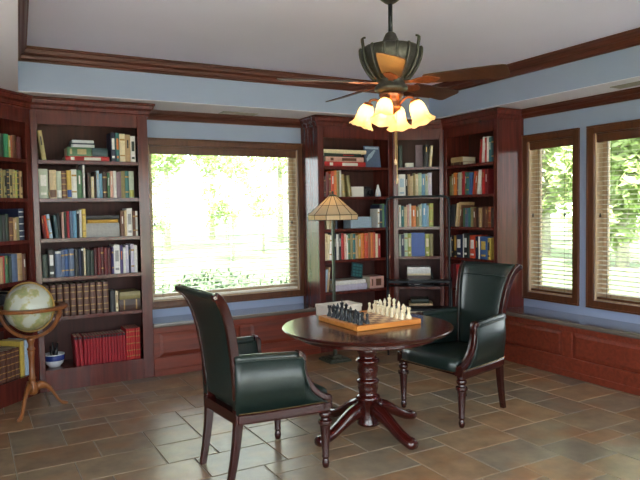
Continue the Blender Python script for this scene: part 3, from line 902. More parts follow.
# white card, black cameras, white bottle on second shelf
l, a = on_case('left', .48, .09, SH[1] + .001)
o = MB().box(-.085, .085, 0, .03, 0, .115).build('white_box', M['whiteprint'], None, bevel=.003); o.location = l; o.rotation_euler[2] = a
tag(o, 'plain white box standing on the second shelf of the bookcase behind the lamp', 'box')
l, a = on_case('left', .63, .11, SH[1] + .001)
t_ = thing('black_camera', 'old black camera on the second shelf of the bookcase behind the lamp', 'camera', l, a)
b = MB().box(-.065, .065, -.03, .03, 0, .09); b.box(-.03, .03, -.025, .025, .09, .115); b.build('body', M['black'], t_, bevel=.006)
b = MB(); b.lathe([(.032, 0), (.034, .03), (.03, .045), (.02, .046)], 20, mat=Matrix.Translation((0, -.03, .045)) @ Matrix.Rotation(PI / 2, 4, 'X')); b.build('lens', M['iron'], t_, smooth=True)
l, a = on_case('left', .765, .1, SH[1] + .001)
o = MB().lathe([(.034, 0), (.036, .02), (.03, .06), (.014, .11), (.01, .135), (.004, .14)], 20).build('white_vase', M['porcelain'], None, smooth=True); o.location = l
tag(o, 'small tapering white vase on the second shelf of the bookcase behind the lamp', 'vase')
# pale box on third shelf
l, a = on_case('left', .52, .08, SH[2] + .001)
o = MB().box(-.14, .14, 0, .16, 0, .125).build('pale_blue_box', cmat('pale blue'), None, bevel=.004); o.location = l; o.rotation_euler[2] = a
tag(o, 'pale blue box on the third shelf of the bookcase behind the lamp', 'box')
# tilted green photo frame on pale albums
l, a = on_case('left', .475, .12, SH[4] + .1135)
t_ = thing('photo_frame', 'dark green checked photo frame leaning on the pale albums in the lamp bookcase', 'frame', l, a)
rt = Matrix.Rotation(R(12), 4, 'Y') @ Matrix.Rotation(R(-10), 4, 'X') @ Matrix.Translation((0, 0, .016))
b = MB(); b.M = rt; b.box(-.075, .075, 0, .018, 0, .162); b.build('frame', cmat('dark teal'), t_, bevel=.003)
b = MB(); b.M = rt
for i in range(3):
    for j in range(4): b.add([(-.06 + i * .042, -.001, .014 + j * .036), (-.026 + i * .042, -.001, .014 + j * .036), (-.026 + i * .042, -.001, .038 + j * .036), (-.06 + i * .042, -.001, .038 + j * .036)], [(0, 1, 2, 3)])
b.build('pictures', cmat('teal'), t_)
# white flat box on diagonal top shelf, mauve binder
l, a = on_case('diag', .135, .07, SH[0] + .001)
o = MB().box(-.048, .048, 0, .15, 0, .055).build('white_card_box', M['whiteprint'], None, bevel=.003); o.location = l; o.rotation_euler[2] = a
tag(o, 'small white card box on the top shelf of the narrow corner bookcase', 'box')
l, a = on_case('diag', .255, .2, SH[0] + .001)
o = MB().box(-.042, .042, 0, .03, 0, .27).build('mauve_binder', cmat('mauve'), None, bevel=.003); o.location = l; o.rotation_euler[2] = a
tag(o, 'mauve binder at the back of the top shelf of the narrow corner bookcase', 'binder')
# dark oval ornament
l, a = on_case('diag', .395, .1, SH[4] + .001)
t_ = thing('oval_ornament', 'dark oval plaque propped beside the book stack in the narrow corner bookcase', 'ornament', l, a)
b = MB(); b.lathe([(.0, -.008), (.09, -.008), (.096, 0), (.09, .008), (0, .008)], 28, mat=Matrix.Translation((-.008, 0, .106)) @ Matrix.Rotation(R(90), 4, 'Z') @ Matrix.Rotation(R(78), 4, 'X') @ Matrix.Diagonal((.55, 1.05, 1, 1)))
b.build('plaque', M['ebony'], t_, smooth=True)
b = MB(); b.lathe([(.05, -.0095), (.06, -.0095), (.06, .0095), (.05, .0095)], 24, cap=False, mat=Matrix.Translation((-.008, 0, .106)) @ Matrix.Rotation(R(90), 4, 'Z') @ Matrix.Rotation(R(78), 4, 'X') @ Matrix.Diagonal((.55, 1.05, 1, 1)))
b.build('ring', M['lampbase'], t_, smooth=True)
#PART2
# ------------------------------------------------------------------ round table
TC = (2.39, 3.63); TH = 0.75
tb = thing('round_table', 'round dark mahogany pedestal table with a turned column and four splayed feet', 'table', (TC[0], TC[1], 0), R(8))
b = MB(); b.lathe([(r_ * .984, z_) for r_, z_ in [(0, TH - .034), (.55, TH - .034), (.572, TH - .03), (.585, TH - .02), (.592, TH - .012), (.595, TH - .006), (.59, TH - .001), (.575, TH), (0, TH)]], 96, cap=False)
b.build('tabletop', M['table'], tb, auto=35)
b = MB(); b.lathe([(0, TH - .075), (.47, TH - .075), (.475, TH - .07), (.475, TH - .0345), (0, TH - .0345)], 72, cap=False); b.build('apron', M['table'], tb, auto=35)
b = MB()
b.lathe([(.0, .05), (.055, .05), (.078, .062), (.08, .075), (.074, .085), (.072, .225), (.08, .232), (.084, .245), (.08, .26), (.07, .266), (.062, .275), (.068, .30), (.072, .32),
         (.066, .345), (.074, .352), (.08, .362), (.074, .374), (.062, .38), (.06, .39), (.07, .42), (.073, .45), (.066, .485), (.076, .492), (.084, .503), (.076, .516), (.062, .522),
         (.06, .54), (.07, .56), (.076, .58), (.07, .60), (.058, .62), (.06, .645), (.09, .67), (.1, .676)], 36)
b.build('column', M['table'], tb, smooth=True)
for k in range(4):
    a = k * PI / 2
    b = MB(); b.M = Matrix.Rotation(a, 4, 'Z')
    path = [(.055, .17, .105), (.11, .168, .1), (.165, .15, .092), (.22, .12, .082), (.275, .088, .074), (.33, .06, .066), (.38, .043, .06), (.42, .038, .064), (.445, .034, .05)]
    secs = []
    for i, (r, z, h) in enumerate(path):
        wv = .04 if i < 7 else (.043 if i == 7 else .032)
        hh = h * .5
        z = max(z, hh + .0005)
        secs.append([(r, -wv * .62, z - hh), (r, wv * .62, z - hh), (r, wv, z - hh * .5), (r, wv, z + hh * .4), (r, wv * .55, z + hh), (r, -wv * .55, z + hh), (r, -wv, z + hh * .4), (r, -wv, z - hh * .5)])
    b.loft(secs); b.build('leg', M['table'], tb, smooth=True)

# ------------------------------------------------------------------ armchairs
def smooth_path(pts, n=6):
    """Catmull-Rom"""
    P = [Vector(p) for p in pts]; out = []
    for i in range(len(P) - 1):
        p0 = P[i - 1] if i else P[0] * 2 - P[1]; p1 = P[i]; p2 = P[i + 1]; p3 = P[i + 2] if i + 2 < len(P) else P[-1] * 2 - P[-2]
        for k in range(n):
            t = k / n
            out.append(.5 * ((2 * p1) + (-p0 + p2) * t + (2 * p0 - 5 * p1 + 4 * p2 - p3) * t * t + (-p0 + 3 * p1 - 3 * p2 + p3) * t ** 3))
    out.append(P[-1]); return out

def armchair(label, org, rz):
    root = thing('armchair', label, 'chair', (org[0], org[1], 0), rz, 'green leather armchairs at the table')
    W_ = M['chairwood']; L_ = M['leather']
    def yarm(x):
        t = min(1, max(0, (x + .255) / .555))
        return .205 + .088 * (t ** .75)
    # seat
    def outline(sc, z, dx=0.0, n=6):
        pts = []
        fr = [(.322 + dx, -.268), (.322 + dx, .268)]
        bk = [(-.215, .178), (-.215, -.178)]
        out = []
        c = [fr[0], fr[1], bk[0], bk[1]]; cx = .07
        for i in range(4):
            a = c[i]; d = c[(i + 1) % 4]
            for k in range(n):
                t = k / n
                x = a[0] + (d[0] - a[0]) * t; y = a[1] + (d[1] - a[1]) * t
                if i == 0: x += .014 * math.sin(PI * t)
                out.append((cx + (x - cx) * sc, y * sc, z))
        return out
    b = MB(); b.loft([outline(.985, .392), outline(1, .40), outline(1.0, .44), outline(.985, .462), outline(.94, .474), outline(.8, .484), outline(.5, .491), outline(.2, .493)])
    b.build('seat', L_, root, smooth=True)
    # rails
    b = MB()
    o_ = [(x, yarm(x) + .028, 0) for x in [-.255, -.15, -.04, .07, .18, .3]]
    for sgn in (1, -1):
        secs = []
        for (x, y, _) in o_:
            secs.append([(x, sgn * (y - .055), .348), (x, sgn * (y + .004), .348), (x, sgn * (y + .007), .358), (x, sgn * (y + .007), .398), (x, sgn * (y + .001), .407), (x, sgn * (y - .055), .407)])
        b.loft(secs)
    b.box(-.27, -.225, -.23, .23, .348, .41); b.box(.262, .306, -.262, .262, .368, .391)
    b.build('seat_rail', M['chairwood_x'], root)
    # nailhead trim along the rails
    b = MB()
    for sgn in (1, -1):
        b.tube([(x, sgn * (y + .0075), .41) for x, y, _ in o_], .004, 6)
    b.tube([(.3365, -.262, .394), (.3365 + .013, 0, .394), (.3365, .262, .394)], .003, 6)
    b.build('nail_trim', M['nail'], root)
    # front legs
    for sgn in (1, -1):
        b = MB(); b.lathe([(r_ * 1.22, z_) for r_, z_ in [(.011, 0), (.015, .006), (.019, .03), (.015, .05), (.0135, .056), (.0185, .066), (.0185, .072), (.0165, .08), (.0245, .235), (.0265, .262), (.034, .27), (.035, .28), (.034, .29),
                           (.022, .296), (.0205, .306), (.029, .316), (.031, .327), (.028, .338), (.021, .343), (.027, .35), (.027, .366)]], 20, (.285, sgn * .293, 0))
        b.box(.253, .317, sgn * .293 - .032, sgn * .293 + .032, .366, .425)
        b.build('leg', W_, root, auto=40)
    # back legs
    for sgn in (1, -1):
        b = MB(); secs = []
        for t in [i / 8 for i in range(9)]:
            z = .43 * (1 - t); x = -.243 - .058 * t ** 1.7 ; y = sgn * (.205 - .01 * t); hx = .026 - .008 * t; hy = .023 - .006 * t
            secs.append([(x - hx, y - hy, z), (x + hx, y - hy, z), (x + hx, y + hy, z), (x - hx, y + hy, z)])
        b.loft(secs); b.build('leg', W_, root, bevel=.004)
    # back profile
    prof = smooth_path([(-.228, .42), (-.238, .56), (-.255, .72), (-.279, .87), (-.312, .985), (-.352, 1.062), (-.398, 1.1)], 4)
    wid = lambda t: .183 + .078 * t ** 1.5
    n = len(prof); tang = []
    for i in range(n): tang.append((prof[min(n - 1, i + 1)] - prof[max(0, i - 1)]).normalized())
    def section(i, hw, th, bulge):
        t = i / (n - 1); p = prof[i]; tg = tang[i]; nx, nz = tg.y, -tg.x           # normal towards the sitter
        q = []
        ys = [-1, -.92, -.6, 0, .6, .92, 1]; bl = [0, .55, .95, 1, .95, .55, 0]
        for y, k in zip(ys, bl): q.append((p.x + nx * bulge * k, y * hw, p.y + nz * bulge * k))
        for y, k in zip(reversed(ys), reversed(bl)): q.append((p.x - nx * (th + .006 * k), y * hw, p.y - nz * (th + .006 * k)))
        return q
    b = MB(); b.loft([section(i, wid(i / (n - 1)) - .002, .03 - .006 * i / n, .02 if 1 < i < n - 2 else .008) for i in range(1, n)])
    # rolled crest in leather between the scroll ends
    p = prof[-1]; 
    b.build('backrest', L_, root, smooth=True)
    b = MB(); hw = wid(1) + .002; cx, cz = p.x - .004, p.y - .014
    b.lathe([(.015, -hw), (.015, hw)], 20, mat=Matrix.Translation((cx, 0, cz)) @ Matrix.Rotation(PI / 2, 4, 'X'))
    b.build('crest_roll', L_, root, auto=40)
    for sgn in (1, -1):
        b = MB(); secs = []
        for i in range(n):
            t = i / (n - 1); q = prof[i]; tg = tang[i]; nx, nz = tg.y, -tg.x
            w0, w1 = wid(t) - .002, wid(t) + .034 - .004 * t
            f, k = .016, .036 - .004 * t
            secs.append([(q.x + nx * f, sgn * w0, q.y + nz * f), (q.x + nx * f, sgn * w1, q.y + nz * f), (q.x - nx * k, sgn * w1, q.y - nz * k), (q.x - nx * k, sgn * w0, q.y - nz * k)])
        b.loft(secs)
        b.lathe([(.0155, 0), (.0155, .0305)], 18, mat=Matrix.Translation((cx, sgn * wid(1), cz)) @ Matrix.Rotation(-sgn * PI / 2, 4, 'X'))
        b.build('back_post', W_, root, bevel=.005)
    # welting between leather and posts
    for sgn in (1, -1):
        b = MB()
        b.tube([(prof[i].x + tang[i].y * .014, sgn * (wid(i / (n - 1)) - .006), prof[i].y - tang[i].x * .014) for i in range(1, n - 1)], .0045, 6)
        b.build('welting', M['piping'], root, smooth=True)
    b = MB(); i = n - 8; p_ = prof[i]; tg = tang[i]; hw2 = wid(i / (n - 1)) - .012
    b.tube([(p_.x + tg.y * (.017 if abs(k) == 1 else .0225), hw2 * k, p_.y - tg.x * (.017 if abs(k) == 1 else .0225)) for k in (-1, -.6, 0, .6, 1)], .0045, 6)
    b.build('crest_welting', M['piping'], root, smooth=True)
    # arms
    topc = smooth_path([(-.268, .73), (-.12, .727), (.02, .72), (.105, .713), (.134, .695), (.136, .64), (.15, .575), (.188, .505), (.245, .45), (.312, .42)], 4)
    for sgn in (1, -1):
        pan = []; 
        for q in topc:
            x, z = q.x, q.y; y = yarm(x); hh = .02
            z0 = .4; zz = max(z, z0 + .012)
            fl = .012 * (zz - z0) / .25                                              # slight outward flare
            pan.append([(x, sgn * (y - hh), z0), (x, sgn * (y + hh + .004), z0), (x, sgn * (y + hh + .007 + fl), (z0 + zz) / 2), (x, sgn * (y + hh + fl), zz - .008), (x, sgn * (y + fl), zz - .002), (x, sgn * (y - hh + fl), zz - .008), (x, sgn * (y - hh - .006), (z0 + zz) / 2)])
        b = MB(); b.loft(pan); arm = b.build('armrest', L_, root, smooth=True)
        b = MB(); tp = [q for q in topc if q.x < .11]
        b.tube([(q.x, sgn * (yarm(q.x) + .014), q.y - .012) for q in tp], [.026 - .003 * (i == len(tp) - 1) for i in range(len(tp))], 14)
        b.build('arm_pad', L_, arm, smooth=True)
        # wooden facing following the swept front
        ff = [q for q in topc if q.x > .09]; secs = []
        m = len(ff)
        for i, q in enumerate(ff):
            tg = (ff[min(m - 1, i + 1)] - ff[max(0, i - 1)]).normalized(); nx, nz = -tg.y, tg.x
            if nx < 0 and i > m * .3: nx, nz = -nx, -nz
            nx, nz = (tg.y * -1, tg.x)
            y = yarm(q.x) + .008; hw = .026 + .004 * (i < 3); th = .018
            secs.append([(q.x - nx * .012, sgn * (y - hw), q.y - nz * .012), (q.x - nx * .012, sgn * (y + hw), q.y - nz * .012), (q.x + nx * th, sgn * (y + hw), q.y + nz * th), (q.x + nx * (th + .006), sgn * y, q.y + nz * (th + .006)), (q.x + nx * th, sgn * (y - hw), q.y + nz * th)])
        b = MB(); b.loft(secs)
        q = ff[0]
        b.build('arm_facing', W_, arm, bevel=.004)
        b = MB(); b.tube([(q.x - .012 * (1 if q.x > .17 else .18), sgn * (yarm(q.x) + .036 + .004 * (q.y > .5)), q.y - .02) for q in topc if q.x < .3], .0045, 6)
        b.build('arm_welting', M['piping'], arm, smooth=True)
    return root
armchair('dark green leather armchair turned with its back and side to us, before the wide window', (1.533, 3.535), R(4))
armchair('dark green leather armchair showing its seat and inner back, near the corner bookcases', (3.245, 3.685), PI + R(7))

# ------------------------------------------------------------------ chess set and box on the table
BC = (2.462, 3.72); BH = 0.035
brd = thing('chess_board', 'large wooden chess board with an orange-brown border on the round table', 'chess board', (BC[0], BC[1], TH + .0005), 0)
b = MB(); h = .262; q = .23
b.box(-h, h, -h, -q, 0, BH); b.box(-h, h, q, h, 0, BH); b.box(-h, -q, -q, q, 0, BH); b.box(q, h, -q, q, 0, BH)
b.build('border', M['board'], brd, bevel=.005)
b = MB(); b.box(-q, q, -q, q, .004, BH - .002); b.build('playing_surface', M['checks'], brd)
def pbase(r): return [(r, 0), (r, .006), (r * .94, .01), (r * .8, .014), (r * .62, .02), (r * .46, .028)]
def piece_mesh(kind):
    b = MB(); sg = 16
    if kind == 'pawn': b.lathe(pbase(.015) + [(.0058, .034), (.0085, .036), (.006, .038), (.0088, .043), (.0095, .047), (.0085, .052), (.005, .056), (0, .057)], sg)
    if kind == 'rook':
        b.lathe(pbase(.0175) + [(.0085, .045), (.0125, .049), (.0125, .06), (.008, .06), (.008, .056), (0, .056)], sg)
        for k in range(4):
            a = k * PI / 2
            b.M = Matrix.Rotation(a, 4, 'Z'); b.box(.0075, .0125, -.004, .004, .0595, .0645)
    if kind == 'bishop': b.lathe(pbase(.0175) + [(.0065, .05), (.0105, .053), (.006, .056), (.0095, .063), (.0098, .07), (.0062, .08), (.0028, .084), (.0038, .087), (0, .09)], sg)
    if kind == 'queen': b.lathe(pbase(.02) + [(.0075, .06), (.0125, .064), (.007, .068), (.0085, .08), (.0128, .091), (.009, .09), (.005, .094), (.0045, .098), (0, .1)], sg)
    if kind == 'king':
        b.lathe(pbase(.02) + [(.008, .064), (.013, .068), (.0075, .073), (.009, .085), (.0125, .096), (.008, .1), (0, .102)], sg)
        b.box(-.002, .002, -.002, .002, .101, .118); b.box(-.002, .002, -.0065, .0065, .108, .1125)
    if kind == 'knight':
        b.lathe(pbase(.0175) + [(.0095, .034), (0, .034)], sg)
        pr = [(-.011, .031), (.009, .031), (.008, .042), (.003, .05), (.013, .05), (.017, .055), (.014, .062), (.006, .071), (.002, .078), (-.001, .072), (-.009, .066), (-.013, .052)]
        b.prism(pr, .012, 'y', -.006)
    return b
PM = {}
order = ['rook', 'knight', 'bishop', 'queen', 'king', 'bishop', 'knight', 'rook']
side_names = {}
def cell(ix, iy): return (BC[0] + (ix - 3.5) * .0575, BC[1] + (iy - 3.5) * .0575)
def put_piece(kind, colr, ix, iy, label, rz=0):
    key = (kind, colr)
    if key not in PM:
        o = piece_mesh(kind).build('chess_' + kind, M['ivory' if colr == 'ivory' else 'ebony'], None, auto=35); PM[key] = o.data
    else:
        o = bpy.data.objects.new('chess_' + kind, PM[key]); COL.objects.link(o)
    x, y = cell(ix, iy); o.location = (x, y, TH + BH - .0012); o.rotation_euler[2] = rz; o.scale = (1.16, 1.16, 1.22)
    tag(o, label, 'chess piece', '%s chess pieces on the board' % ('ivory' if colr == 'ivory' else 'black'))
dist = ['at the end by the white box', 'second from the white box', 'third from the white box', 'fourth from the white box', 'fourth from the open end', 'third from the open end', 'second from the open end', 'at the end away from the white box']
for iy in range(8):
    d = dist[7 - iy]
    k = order[iy]
    put_piece(k, 'ebony', 0, iy, 'black chess %s in the back row, %s' % (k, d), 0)
    put_piece('pawn', 'ebony', 1, iy, 'black chess pawn in the front row, %s' % d)
    put_piece(k, 'ivory', 7, iy, 'ivory chess %s in the back row, %s' % (k, d), PI)
    put_piece('pawn', 'ivory', 6, iy, 'ivory chess pawn in the front row, %s' % d)
bx = thing('white_box', 'big white rectangular box lying on the table behind the chess board', 'box', (2.445, 4.1, TH + .0008), R(3))
b = MB().box(-.145, .145, -.095, .095, 0, .062); b.build('body', plain('box_card', (222, 214, 202), .6, noise=.05), bx, bevel=.003)
b = MB().box(-.149, .149, -.099, .099, .062, .086); b.build('lid', plain('box_lid', (216, 208, 196), .6, noise=.05), bx, bevel=.003)

# ------------------------------------------------------------------ floor lamp
lp = thing('floor_lamp', 'floor lamp with a faceted cream glass shade on a square dark base', 'lamp', (3.262, 5.56, 0))
b = MB().box(-.125, .125, -.125, .125, 0, .022); b.box(-.105, .105, -.105, .105, .022, .036); b.box(-.05, .05, -.05, .05, .036, .06)
b.build('base', M['lampbase'], lp, bevel=.004)
b = MB(); b.box(-.016, .016, -.016, .016, .06, .34); b.box(-.024, .024, -.024, .024, .34, .37); b.box(-.0125, .0125, -.0125, .0125, .37, 1.50)
b.lathe([(.012, 1.50), (.02, 1.51), (.012, 1.53), (.005, 1.54), (.005, 1.70), (.004, 1.70)], 12)
b.build('pole', M['lampbase'], lp)
nf = 12; rt_, rb_, rs_ = .04, .262, .255
ringp = lambda r, z: [(r * math.cos(2 * PI * (k + .5) / nf), r * math.sin(2 * PI * (k + .5) / nf), z) for k in range(nf)]
zt, zb_, zs = 1.685, 1.495, 1.445
b = MB(); b.loft([ringp(rt_, zt), ringp(rb_, zb_), ringp(rs_, zs)], True, False); b.loft([ringp(rt_ - .003, zt), ringp(rb_ - .003, zb_ - .001), ringp(rs_ - .003, zs)], True, False)
sh = b.build('lamp_shade', M['tiffany'], lp)
b = MB()
A0, A1, A2 = ringp(rt_ + .001, zt), ringp(rb_ + .001, zb_), ringp(rs_ + .001, zs)
for k in range(nf):
    b.tube([A0[k], A1[k], A2[k]], .0028, 5)
    m1 = [tuple(A0[k][i] * .5 + A1[k][i] * .5 for i in range(3)) for _ in (0,)][0]
for rr in (A0, A1, A2): b.tube(rr, .0034, 5, closed=True)
b.tube(ringp(rt_ + (rb_ - rt_) * .5 + .001, zt + (zb_ - zt) * .5), .002, 5, closed=True)
b.build('lead_came', M['lead'], sh)
b = MB(); b.lathe([(.045, 1.683), (.04, 1.695), (.016, 1.70), (.009, 1.712), (.013, 1.722), (.006, 1.735), (0, 1.738)], 16); b.build('finial', M['lampbase'], lp, smooth=True)
b = MB()
for k in range(2):
    a = k * PI; b.lathe([(.012, 1.53), (.014, 1.56), (.026, 1.59), (.024, 1.615), (.008, 1.632), (0, 1.634)], 12, (.05 * math.cos(a), .05 * math.sin(a), 0))
b.build('bulb', M['lampbulb'], lp, smooth=True)

# ------------------------------------------------------------------ globe on a stand
GX, GY, GZ = .412, 5.42, .825
gl = thing('floor_globe', 'antique style globe on a turned wooden tripod floor stand', 'globe', (GX, GY, 0), 0)
b = MB()
b.lathe([(0, .135), (.03, .135), (.04, .15), (.04, .2), (.032, .22), (.024, .235), (.024, .25), (.03, .258), (.03, .266), (.022, .275), (.02, .38), (.024, .45), (.027, .47), (.022, .48), (.03, .488), (.03, .498), (.022, .505), (.02, .53), (.03, .56), (.034, .585), (0, .588)], 24)
b.build('column', M['oak'], gl, smooth=True)
for adeg in (14, 243, 103):
    b = MB(); b.M = Matrix.Rotation(R(adeg), 4, 'Z'); secs = []
    for (r, z, hh, wv) in [(.02, .185, .034, .018), (.06, .2, .03, .018), (.1, .19, .027, .017), (.14, .15, .023, .016), (.17, .1, .02, .015), (.195, .055, .017, .015), (.22, .024, .015, .017), (.25, .014, .0135, .02), (.272, .011, .01, .012)]:
        secs.append([(r, -wv, z), (r, -wv * .6, z + hh), (r, wv * .6, z + hh), (r, wv, z), (r, wv * .6, z - hh if z - hh > .0005 else .0005), (r, -wv * .6, z - hh if z - hh > .0005 else .0005)])
    b.loft(secs); b.build('leg', M['oak'], gl, smooth=True)
vx, vy = .872, -.489          # the yoke stands across the line of sight
b = MB(); pts = []
secs = []
for i in range(25):
    t = PI + PI * i / 24
    r0, r1 = .226, .252
    cx_, cz_ = math.cos(t), math.sin(t)
    c = Vector((vx, vy)); nrm = Vector((-vy, vx)) * .013
    ring = []
    for rr, sg in ((r0, -1), (r1, -1), (r1, 1), (r0, 1)):
        ring.append((c.x * cx_ * rr + nrm.x * sg, c.y * cx_ * rr + nrm.y * sg, GZ + cz_ * rr))
    secs.append(ring)
b.loft(secs); b.build('yoke', M['oak'], gl, bevel=.003)
b = MB(); b.lathe([(.218, GZ - .016), (.276, GZ - .016), (.28, GZ - .01), (.28, GZ + .004), (.274, GZ + .008), (.218, GZ + .008), (.218, GZ - .016)], 64, cap=False); b.build('horizon_ring', M['oak'], gl, auto=40)
b = MB(); b.lathe([(.184 * math.sin(PI * i / 24), GZ - .184 * math.cos(PI * i / 24)) for i in range(25)], 48, cap=False)
ball = b.build('globe_ball', M['globe'], gl, smooth=True)
b = MB(); secs = []
for i in range(49):
    t = 2 * PI * i / 48
    ring = []
    for rr, sg in ((.187, -1), (.199, -1), (.199, 1), (.187, 1)):
        u_ = math.cos(t) * rr; ring.append((vx * u_ - vy * sg * .004, vy * u_ + vx * sg * .004, GZ + math.sin(t) * rr))
    secs.append(ring)
b.loft(secs, True, False); b.build('meridian_ring', M['meridian'], gl)

# ------------------------------------------------------------------ ceiling fan
FX, FY, FZ = 2.285, 3.172, 2.315
fan = thing('ceiling_fan', 'bronze ceiling fan with dark wood blades and a cluster of glowing bell shades', 'ceiling fan', (FX, FY, ZC))
dz = -ZC
b = MB(); b.lathe([(.075, ZC + dz - .0005), (.082, ZC + dz - .03), (.078, 2.85 + dz), (.06, 2.81 + dz), (.035, 2.79 + dz), (.016, 2.78 + dz)], 28); b.build('canopy', M['bronze'], fan, smooth=True)
b = MB(); b.lathe([(.0135, 2.58 + dz), (.0135, 2.83 + dz)], 14); b.build('downrod', M['iron'], fan, smooth=True)
b = MB()
b.lathe([(.016, 2.615 + dz), (.03, 2.605 + dz), (.042, 2.58 + dz), (.05, 2.56 + dz), (.064, 2.545 + dz), (.12, 2.535 + dz), (.165, 2.522 + dz), (.18, 2.505 + dz), (.18, 2.48 + dz), (.17, 2.44 + dz), (.148, 2.395 + dz), (.118, 2.355 + dz), (.09, 2.328 + dz), (.085, 2.30 + dz), (.1, 2.285 + dz), (.1, 2.265 + dz), (.07, 2.25 + dz), (0, 2.25 + dz)], 40)
mot = b.build('motor_housing', M['bronze'], fan, smooth=True)
for k in range(15):                      # acanthus ribs of the cast housing
    a = 2 * PI * k / 15 + .1
    b = MB(); b.M = Matrix.Rotation(a, 4, 'Z')
    tip = .03 if k in (2, 7, 12) else -.012
    pts = [(.088, 0, 2.33 + dz), (.118, 0, 2.345 + dz), (.152, 0, 2.39 + dz), (.174, 0, 2.435 + dz), (.184, 0, 2.475 + dz), (.185, 0, 2.505 + dz), (.183 + tip * .3, 0, 2.525 + tip + dz), (.172, 0, 2.528 + tip * 1.3 + dz)]
    b.tube(smooth_path(pts, 3), [.009] * 15 + [.010] * 4 + [.006] * 3, 7)
    b.build('housing_rib', M['bronze'], mot, smooth=True)
aim = math.atan2(-FY, -FX)               # one blade points towards the doorway
for k in range(5):
    a = aim + 2 * PI * k / 5
    rot = Matrix.Rotation(a, 4, 'Z') @ Matrix.Translation((0, 0, FZ + dz)) @ Matrix.Rotation(R(-15), 4, 'X')
    b = MB(); b.M = rot; secs = []
    for (r, w) in [(.205, .042), (.215, .052), (.3, .06), (.45, .069), (.6, .075), (.665, .075), (.684, .068), (.692, .052)]:
        secs.append([(r, -w, -.003), (r, w, -.003), (r, w, .003), (r, -w, .003)])
    b.loft(secs); bl = b.build('blade', M['fanblade'], fan)
    b = MB(); b.M = rot
    b.prism([(.07, -.018), (.13, -.014), (.17, -.03), (.22, -.045), (.27, -.03), (.3, 0), (.27, .03), (.22, .045), (.17, .03), (.13, .014), (.07, .018)], .006, 'z', -.0095)
    b.build('blade_iron', M['copper'], bl)
b = MB(); b.lathe([(.07, 2.25 + dz), (.075, 2.235 + dz), (.06, 2.215 + dz), (.05, 2.19 + dz), (.06, 2.17 + dz), (.056, 2.15 + dz), (.03, 2.135 + dz), (.018, 2.12 + dz), (0, 2.115 + dz)], 28); b.build('light_kit', M['copper'], fan, smooth=True)
bell = [(.028, .0), (.035, -.007), (.044, -.024), (.049, -.052), (.051, -.08), (.054, -.1), (.062, -.117), (.074, -.131), (.078, -.136)]
for k, adeg in enumerate((76, 166, 256, 346)):
    a = aim + R(adeg)
    st = Matrix.Rotation(a, 4, 'Z')
    b = MB(); b.M = st; b.tube(smooth_path([(.05, 0, 2.18 + dz), (.09, 0, 2.215 + dz), (.128, 0, 2.215 + dz), (.142, 0, 2.195 + dz)], 4), .008, 8)
    b.lathe([(.012, .014), (.028, .01), (.03, -.004), (.02, -.008)], 16, mat=Matrix.Translation((.145, 0, 2.19 + dz)) @ Matrix.Rotation(R(-21), 4, 'Y'))
    arm = b.build('lamp_arm', M['copper'], fan, smooth=True)
    b = MB(); b.M = st; seg = 36; vs = []
    mt = Matrix.Translation((.145, 0, 2.186 + dz)) @ Matrix.Rotation(R(-21), 4, 'Y')
    for (r, z) in bell:
        ring = []
        for j in range(seg):
            th = 2 * PI * j / seg; ru = r * (1 + .05 * math.cos(6 * th) * max(0, (-z - .07) / .075)); zz = z + .006 * math.cos(6 * th) * max(0, (-z - .095) / .05)
            ring.append(tuple(mt @ Vector((ru * math.cos(th), ru * math.sin(th), zz))))
        vs.append(ring)
    b.loft(vs, True, False)
    b.build('bell_shade', M['bell'], arm, smooth=True)
    b = MB(); b.M = st; b.lathe([(.010, -.008), (.012, -.03), (.022, -.055), (.02, -.072), (.008, -.084), (0, -.085)], 14, mat=mt); b.build('bulb', M['bulb'], arm, smooth=True)
for (ox, oy, zl) in ((.012, -.02, 1.815), (.03, -.012, 1.70)):
    b = MB(); b.tube([(ox, oy, 2.14 + dz), (ox, oy, zl + .03 + dz)], .0011, 6); c = b.build('pull_chain', M['meridian'], fan)
    b = MB(); b.lathe([(.002, .036), (.006, .03), (.009, .012), (.007, 0), (0, -.001)], 12, (ox, oy, zl + dz)); b.build('fob', M['jamb'], c, smooth=True)

# ------------------------------------------------------------------ library step ladder
sl = thing('step_ladder', 'tall black hooped step ladder standing before the narrow corner bookcase', 'ladder', (4.30, 5.50, 0), math.atan2(-.576, .818))
hw = .337
for s in (-1, 1):
    b = MB(); b.tube(smooth_path([(s * hw, -.30, 0.001), (s * hw, -.24, .3), (s * hw, -.17, .62), (s * hw, -.12, .8)], 3), .012, 8); b.build('leg', M['iron'], sl, smooth=True)
b = MB(); b.tube(smooth_path([(-hw, .02, 0.001), (-hw, .02, .8), (-hw, .02, 1.58), (-hw + .02, .02, 1.65), (-hw + .07, .02, 1.672), (0, .02, 1.675), (hw - .07, .02, 1.672), (hw - .02, .02, 1.65), (hw, .02, 1.58), (hw, .02, .8), (hw, .02, 0.001)], 4), .0125, 8)
b.build('hoop_rail', M['iron'], sl, smooth=True)
for z, y0, y1 in ((.235, -.27, -.08), (.455, -.225, -.03), (.745, -.15, .01)):
    b = MB(); b.box(-hw + .008, hw - .008, y0, y1, z, z + .028); b.build('tread', M['iron'], sl, bevel=.004)
b = MB(); b.tube([(-hw, .02, .70), (hw, .02, .70)], .009, 8); b.build('stretcher', M['iron'], sl, smooth=True)

